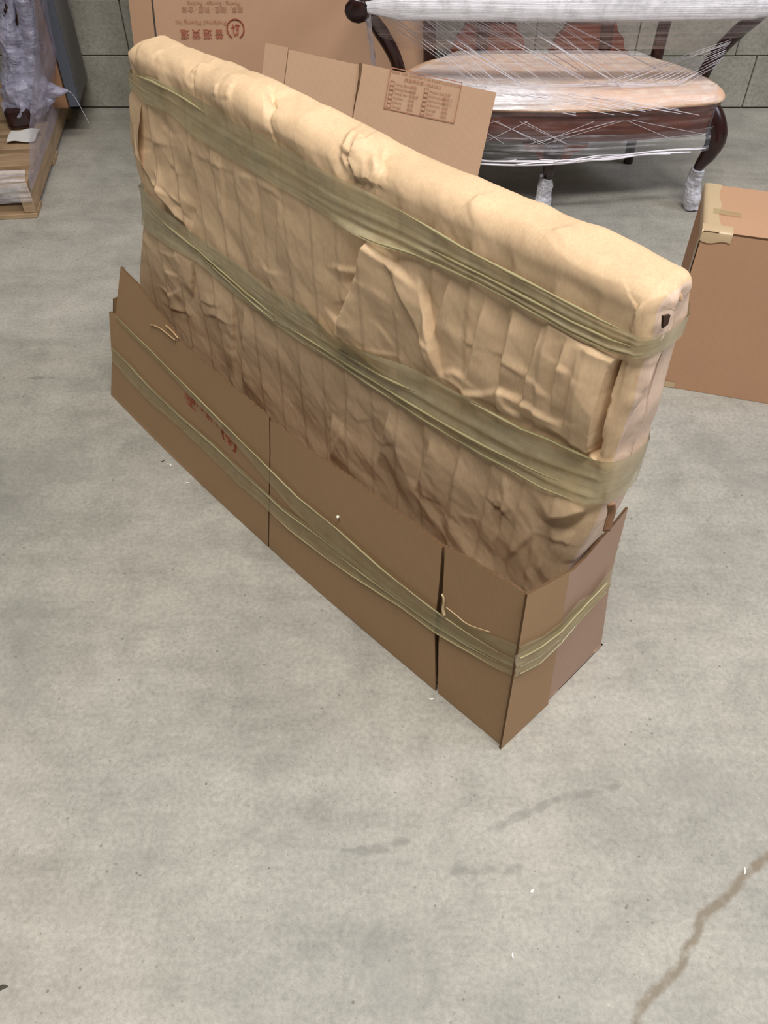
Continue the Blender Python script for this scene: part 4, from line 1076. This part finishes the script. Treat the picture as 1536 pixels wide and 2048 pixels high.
# rolled hem of the skirt and stretched strands
rg = random.Random(8)
hem = []
for q in range(9):
    a_, b_ = sorted((rg.uniform(-.5, .5), rg.uniform(-.5, .5)))
    if b_-a_ < .15: b_ = min(.53, a_+.3)
    c_ = edge_curve(-.016-.004*rg.random(), .2, a_, b_, 24); c_[:, 2] = .214+.012*np.sin((c_[:, 0]-CX)*5)+.010*np.abs(c_[:, 0]-CX)+.016*rg.random()+.003*np.sin(np.linspace(0, 9, 24)+q)
    hem.append(tube_arrays(c_, .0018+.0016*rg.random(), 5))
o = joined('film_hem', hem, STRAND, st); o['kind'] = 'stuff'
strands = []
def strand(a, b, r=.0010, sag=.0):
    a = np.array(a, float); b = np.array(b, float); t = np.linspace(0, 1, 7)[:, None]
    p = a*(1-t)+b*t; p[:, 2] -= sag*np.sin(t[:, 0]*math.pi); strands.append(tube_arrays(p, r, 5))
for q in range(42):      # from the left arm, fanning down to the right across the seat
    t = q/41; a = (CX-.56+.50*t+rg.uniform(-.015, .015), 2.66+.02*rg.random(), .628-.01*rg.random())
    b = (CX-.22+.52*t+rg.uniform(-.08, .08), 2.70+.10*rg.random(), .418); strand(a, b, rg.choice((.0004, .0006, .0009, .0014)))
for q in range(16):      # from the right arm support, fanning to the left over the seat
    t = q/15; a = (CX+.545-.035*t+rg.uniform(-.006, .006), 2.83, .515-.085*t); b = (CX+.12+.30*t+rg.uniform(-.05, .05), 2.72+.03*rg.random(), .416)
    strand(a, b, rg.uniform(.0005, .0012)); strand(b, (b[0]-rg.uniform(.15, .4), b[1]-.02, .414), .0006)
for q in range(14):
    x = rg.uniform(-.3, .1); strand((CX+x, 2.66, .414), (CX+x+.34, 2.63, .36+.02*rg.random()), .0008)
for q in range(13):      # across the apron
    x = rg.uniform(-.45, .35); x2 = x+rg.uniform(.12, .3)*rg.choice((1, -1)); x2 = max(-.5, min(.5, x2))
    yf = lambda xx: float(edge_curve(-.014, 0, xx, xx+.001, 2)[0, 1]); strand((CX+x, yf(x), .345), (CX+x2, yf(x2), .275), rg.uniform(.0003, .0006))
o = joined('film_strands', strands, STRAND, st); o['kind'] = 'stuff'
# clear film edge hanging at the left arm
film_grid('film_sheet', [[(CX-.60, 2.68, .63), (CX-.58, 2.80, .40)], [(CX-.585, 2.69, .63), (CX-.565, 2.82, .40)]], FILM_CRUMPLE, 30, 6, .004, 15)

# ================================================================== PALLET AND ITS LOAD
c0 = on_floor(np.array([76., 436.])); c1 = on_floor(np.array([132., 262.]))
py_ = (c1-c0)/np.linalg.norm(c1-c0); px_ = np.array([py_[1], -py_[0], 0])     # px_ to the right
pal = thing('pallet', 'wooden pallet under the film wrapped load at the left', 'pallet', tuple(c0-px_*.5+py_*.45))
fP = (tuple(c0), tuple(-px_), tuple(py_))       # local x to the left, y to the back
Lp, Wp = .90, 1.05
for k in range(7):
    y = k*(Lp-.10)/6
    bevel_box('deck_board', 0, Wp, y, y+.098, .108, .126, PALLET_WOOD, pal, .002, fP)
for k in range(3):
    x = k*(Wp-.04)/2
    bevel_box('stringer', x+.002, x+.040, .004, Lp-.004, .018, .107, PALLET_SIDE, pal, .002, fP)
for k in range(3):
    y = k*(Lp-.10)/2
    bevel_box('bottom_board', 0, Wp, y, y+.098, 0, .017, PALLET_WOOD, pal, .002, fP)
PL = lambda x, y, z: c0-px_*x+py_*y+Zd*z
# tall brown carton at the back of the pallet
def lbox(name, x0, x1, y0, y1, z0, z1, mat, parent, b=.006): return bevel_box(name, x0, x1, y0, y1, z0, z1, mat, parent, b, fP, 2)
car = thing('carton', 'tall brown carton with a small print standing at the back of the pallet', 'carton', tuple(PL(.18, .75, .127)))
cb = lbox('carton_body', -.058, .12, .60, .885, .127, .70, CARD_DULL, car, .004)
lbox('carton_lid', -.060, .123, .597, .888, .66, .71, CARD_DULL, car, .004)
yd = Zd; xd = px_
tri_ = [(-.011, -.009), (.011, -.009), (0, .012)]
ribbon2('recycling_print', tri_, .003, PL(-.012, .5985, .40), px_, Zd, INK_DARK, cb, True)
for k, w in enumerate((.012, .018, .016)):
    ribbon2('recycling_print', [(-w, 0), (w, 0)], .004, PL(-.014, .5985, .365-.014*k), px_, Zd, INK_DARK, cb)
# tall blue-grey padded board along the right of the pallet, towards the wall
pad = thing('padded_board', 'blue grey padded board standing on edge at the right back of the pallet', 'board', tuple(PL(.03, .8, .127)))
lbox('padding', -.100, -.064, .62, .885, .127, .72, BLUEGREY, pad, .012); lbox('edge_strip', -.102, -.062, .612, .622, .127, .71, PAD_EDGE, pad, .002)
# wrapped furniture: two film-covered legs above a wrapped foot, quilt beside
fur = thing('wrapped_furniture', 'furniture legs bundled in crumpled silvery film on the front of the pallet', 'furniture', tuple(PL(.2, .3, .127)))
def film_tube(name, pts, rad, seed, amp=.03, mat=FILM_LEG, seg=26, n=50, parent=fur, sc=24, smooth=False):
    p = smooth_path(np.array(pts), n); r = np.interp(np.linspace(0, 1, n), np.linspace(0, 1, len(rad)), rad)
    V_, F_ = tube_arrays(p, r, seg); V_ = crumple(sc, amp, seed)(V_)
    return mesh_obj(name, V_, F_, mat, parent, smooth, np.c_[V_[:, 0], V_[:, 2]])
lp = [[PL(-.115, .5, .92), PL(-.06, .5, .66), PL(-.03, .5, .48), PL(.0, .5, .36), PL(.03, .5, .27)], [PL(-.05, .5, .92), PL(.0, .5, .66), PL(.035, .5, .46), PL(.06, .5, .34), PL(.075, .5, .24)]]
for q in lp:
    tube('furniture_leg', smooth_path(np.array(q), 20), .026, DARKWOOD, fur, 10)
film_tube('film_leg_wrap', lp[0], [.026, .026, .028, .034, .05], 3, .020)
film_tube('film_leg_wrap', lp[1], [.030, .030, .034, .045, .06], 5, .026)
film_tube('film_foot_wrap', [PL(.125, .49, .215), PL(.08, .49, .222), PL(.03, .49, .235), PL(-.02, .50, .236), PL(-.06, .50, .230), PL(-.088, .505, .226)], [.03, .06, .06, .042, .022, .003], 9, .03, sc=30)
film_tube('film_foot_wrap', [PL(.13, .47, .185), PL(.08, .47, .185), PL(.03, .48, .192), PL(-.01, .49, .200), PL(-.045, .50, .198)], [.025, .045, .042, .03, .004], 13, .03, sc=34)
tube('loose_film_thread', smooth_path(np.array([PL(-.088, .505, .226), PL(-.105, .51, .215), PL(-.118, .515, .18), PL(-.13, .52, .13), PL(-.138, .52, .10)]), 20), .0007, STRAND, fur, 5)
bevel_box('furniture_base', .04, .13, .42, .56, .127, .20, DARKWOOD, fur, .01, fP)

qlt = thing('quilted_bundle', 'purple quilted bundle under film at the far left of the pallet', 'bundle', tuple(PL(.5, .2, .127)))
def pillow(name, x0, x1, y0, y1, z0, z1, mat, parent, seed):
    V_, F_ = [], []
    bm = bmesh.new(); bmesh.ops.create_icosphere(bm, subdivisions=4, radius=1)
    for v in bm.verts:
        c = v.co; q = [math.copysign(abs(t)**.45, t) for t in c]
        n_ = .05*math.sin(7*c.x+seed)*math.sin(6*c.z+seed*2)+.04*math.sin(13*c.y+5*c.z)
        v.co = Vector(PL((x0+x1)/2+(x1-x0)/2*q[0]*(1+n_), (y0+y1)/2+(y1-y0)/2*q[1]*(1+n_), (z0+z1)/2+(z1-z0)/2*q[2]))
    me = bpy.data.meshes.new(name); bm.to_mesh(me); bm.free(); me.materials.append(mat); me.polygons.foreach_set('use_smooth', [True]*len(me.polygons))
    o = bpy.data.objects.new(name, me); COL.objects.link(o); attach(o, parent); return o
pillow('quilt', .165, .62, .10, .36, .128, .60, PURPLE, qlt, 1)
film_tube('quilt_film', [PL(.165, .16, .15), PL(.15, .18, .30), PL(.13, .2, .42), PL(.10, .22, .62)], [.02, .03, .03, .03], 21, .02, FILM_LAV, 20, 40, qlt, 16, True)
# white paper sheet on the deck
pp = np.array([[PL(.115, .30+.10*j/5, .137+.004*math.sin(i*.9+j*.7))+px_*(.10*i/7) for j in range(6)] for i in range(8)])
o = sheet('paper_sheet', pp[:, ::-1], (0, 0, -.0008), [WHITE_PAPER]); tag(o, 'crumpled white paper lying on the pallet deck below the film bundle', 'paper')
# shrink film round the load
flm = thing('pallet_film', 'clear stretch film sheet wrapped around the pallet load at the left', 'film', tuple(PL(.0, .5, .02)))
def pal_film(name, rows, mat, n=50, m=30, amp=.006, seed=0, sc=(4, 16)):
    o = film_grid(name, rows, mat, n, m, amp, seed, sc); o.parent = flm; o.matrix_parent_inverse = p_world(flm).inverted(); return o
e = -.006
pal_film('side_film', [[PL(e, .0, .09), PL(e, .885, .09)], [PL(e, .01, .13), PL(e-.004, .885, .18)], [PL(-.01, .22, .24), PL(-.104, .885, .36)], [PL(-.06, .40, .42), PL(-.106, .885, .55)], [PL(-.12, .45, .75), PL(-.108, .885, .75)]], FILM_LAV, seed=31, amp=.003)
pal_film('low_film', [[PL(-.004, -.010, .062), PL(.9, -.010, .07)], [PL(-.006, -.012, .10), PL(.9, -.012, .10)], [PL(0, -.008, .135), PL(.9, -.008, .135)], [PL(.01, .06, .142), PL(.9, .05, .16)]], m_film('pallet_foot_film', (232, 226, 226), .85, (3, 60), .38, .72, .10, .18), 80, 40, .005, 33, (9, 10))

# ================================================================== SCRAPS ON THE FLOOR
def scrap(px, L, w, ang_, mat, label, seed):
    p = on_floor(np.array([px], float))[0]
    r = random.Random(seed); n = 6
    rows = []
    for i in range(n):
        t = i/(n-1)-.5; c = np.array([t*L, .15*L*math.sin(t*3+seed), .0006+.0016*abs(math.sin(t*4+seed))])
        rows.append([c+np.array([0, -w/2*(1-1.2*abs(t)), 0]), c+np.array([0, w/2*(1-1.2*abs(t)), 0])])
    P = np.array(rows); ca, sa = math.cos(ang_), math.sin(ang_)
    P = P@np.array([[ca, sa, 0], [-sa, ca, 0], [0, 0, 1]])+p
    o = sheet('floor_scrap', P, (0, 0, -.0005), [mat]); tag(o, label, 'scrap', 'scraps on the floor')
scrap((338, 930), .014, .004, -.6, FOAM, 'white curled scrap on the floor left of the long tray', 1)
scrap((375, 967), .012, .004, .4, WHITE_PAPER, 'pale scrap on the floor below the middle of the long tray front', 2)
scrap((326, 923), .010, .003, .9, SCRAP_DARK, 'small dark scrap beside a white curled scrap on the floor', 3)
scrap((863, 1398), .010, .004, .2, FOAM, 'white fleck on the floor under the slit in the tray front', 4)
scrap((1488, 1742), .013, .003, 1.1, FOAM, 'white sliver on the floor beside the stained crack', 5)
scrap((1064, 1782), .007, .005, .3, FOAM, 'white speck on the open floor below the tray corner', 6)
scrap((1026, 1912), .009, .003, 1.3, FOAM, 'thin white sliver near the bottom edge of the photo', 7)
scrap((5, 1978), .016, .008, .5, SCRAP_DARK, 'dark flake at the left edge of the photo', 8)
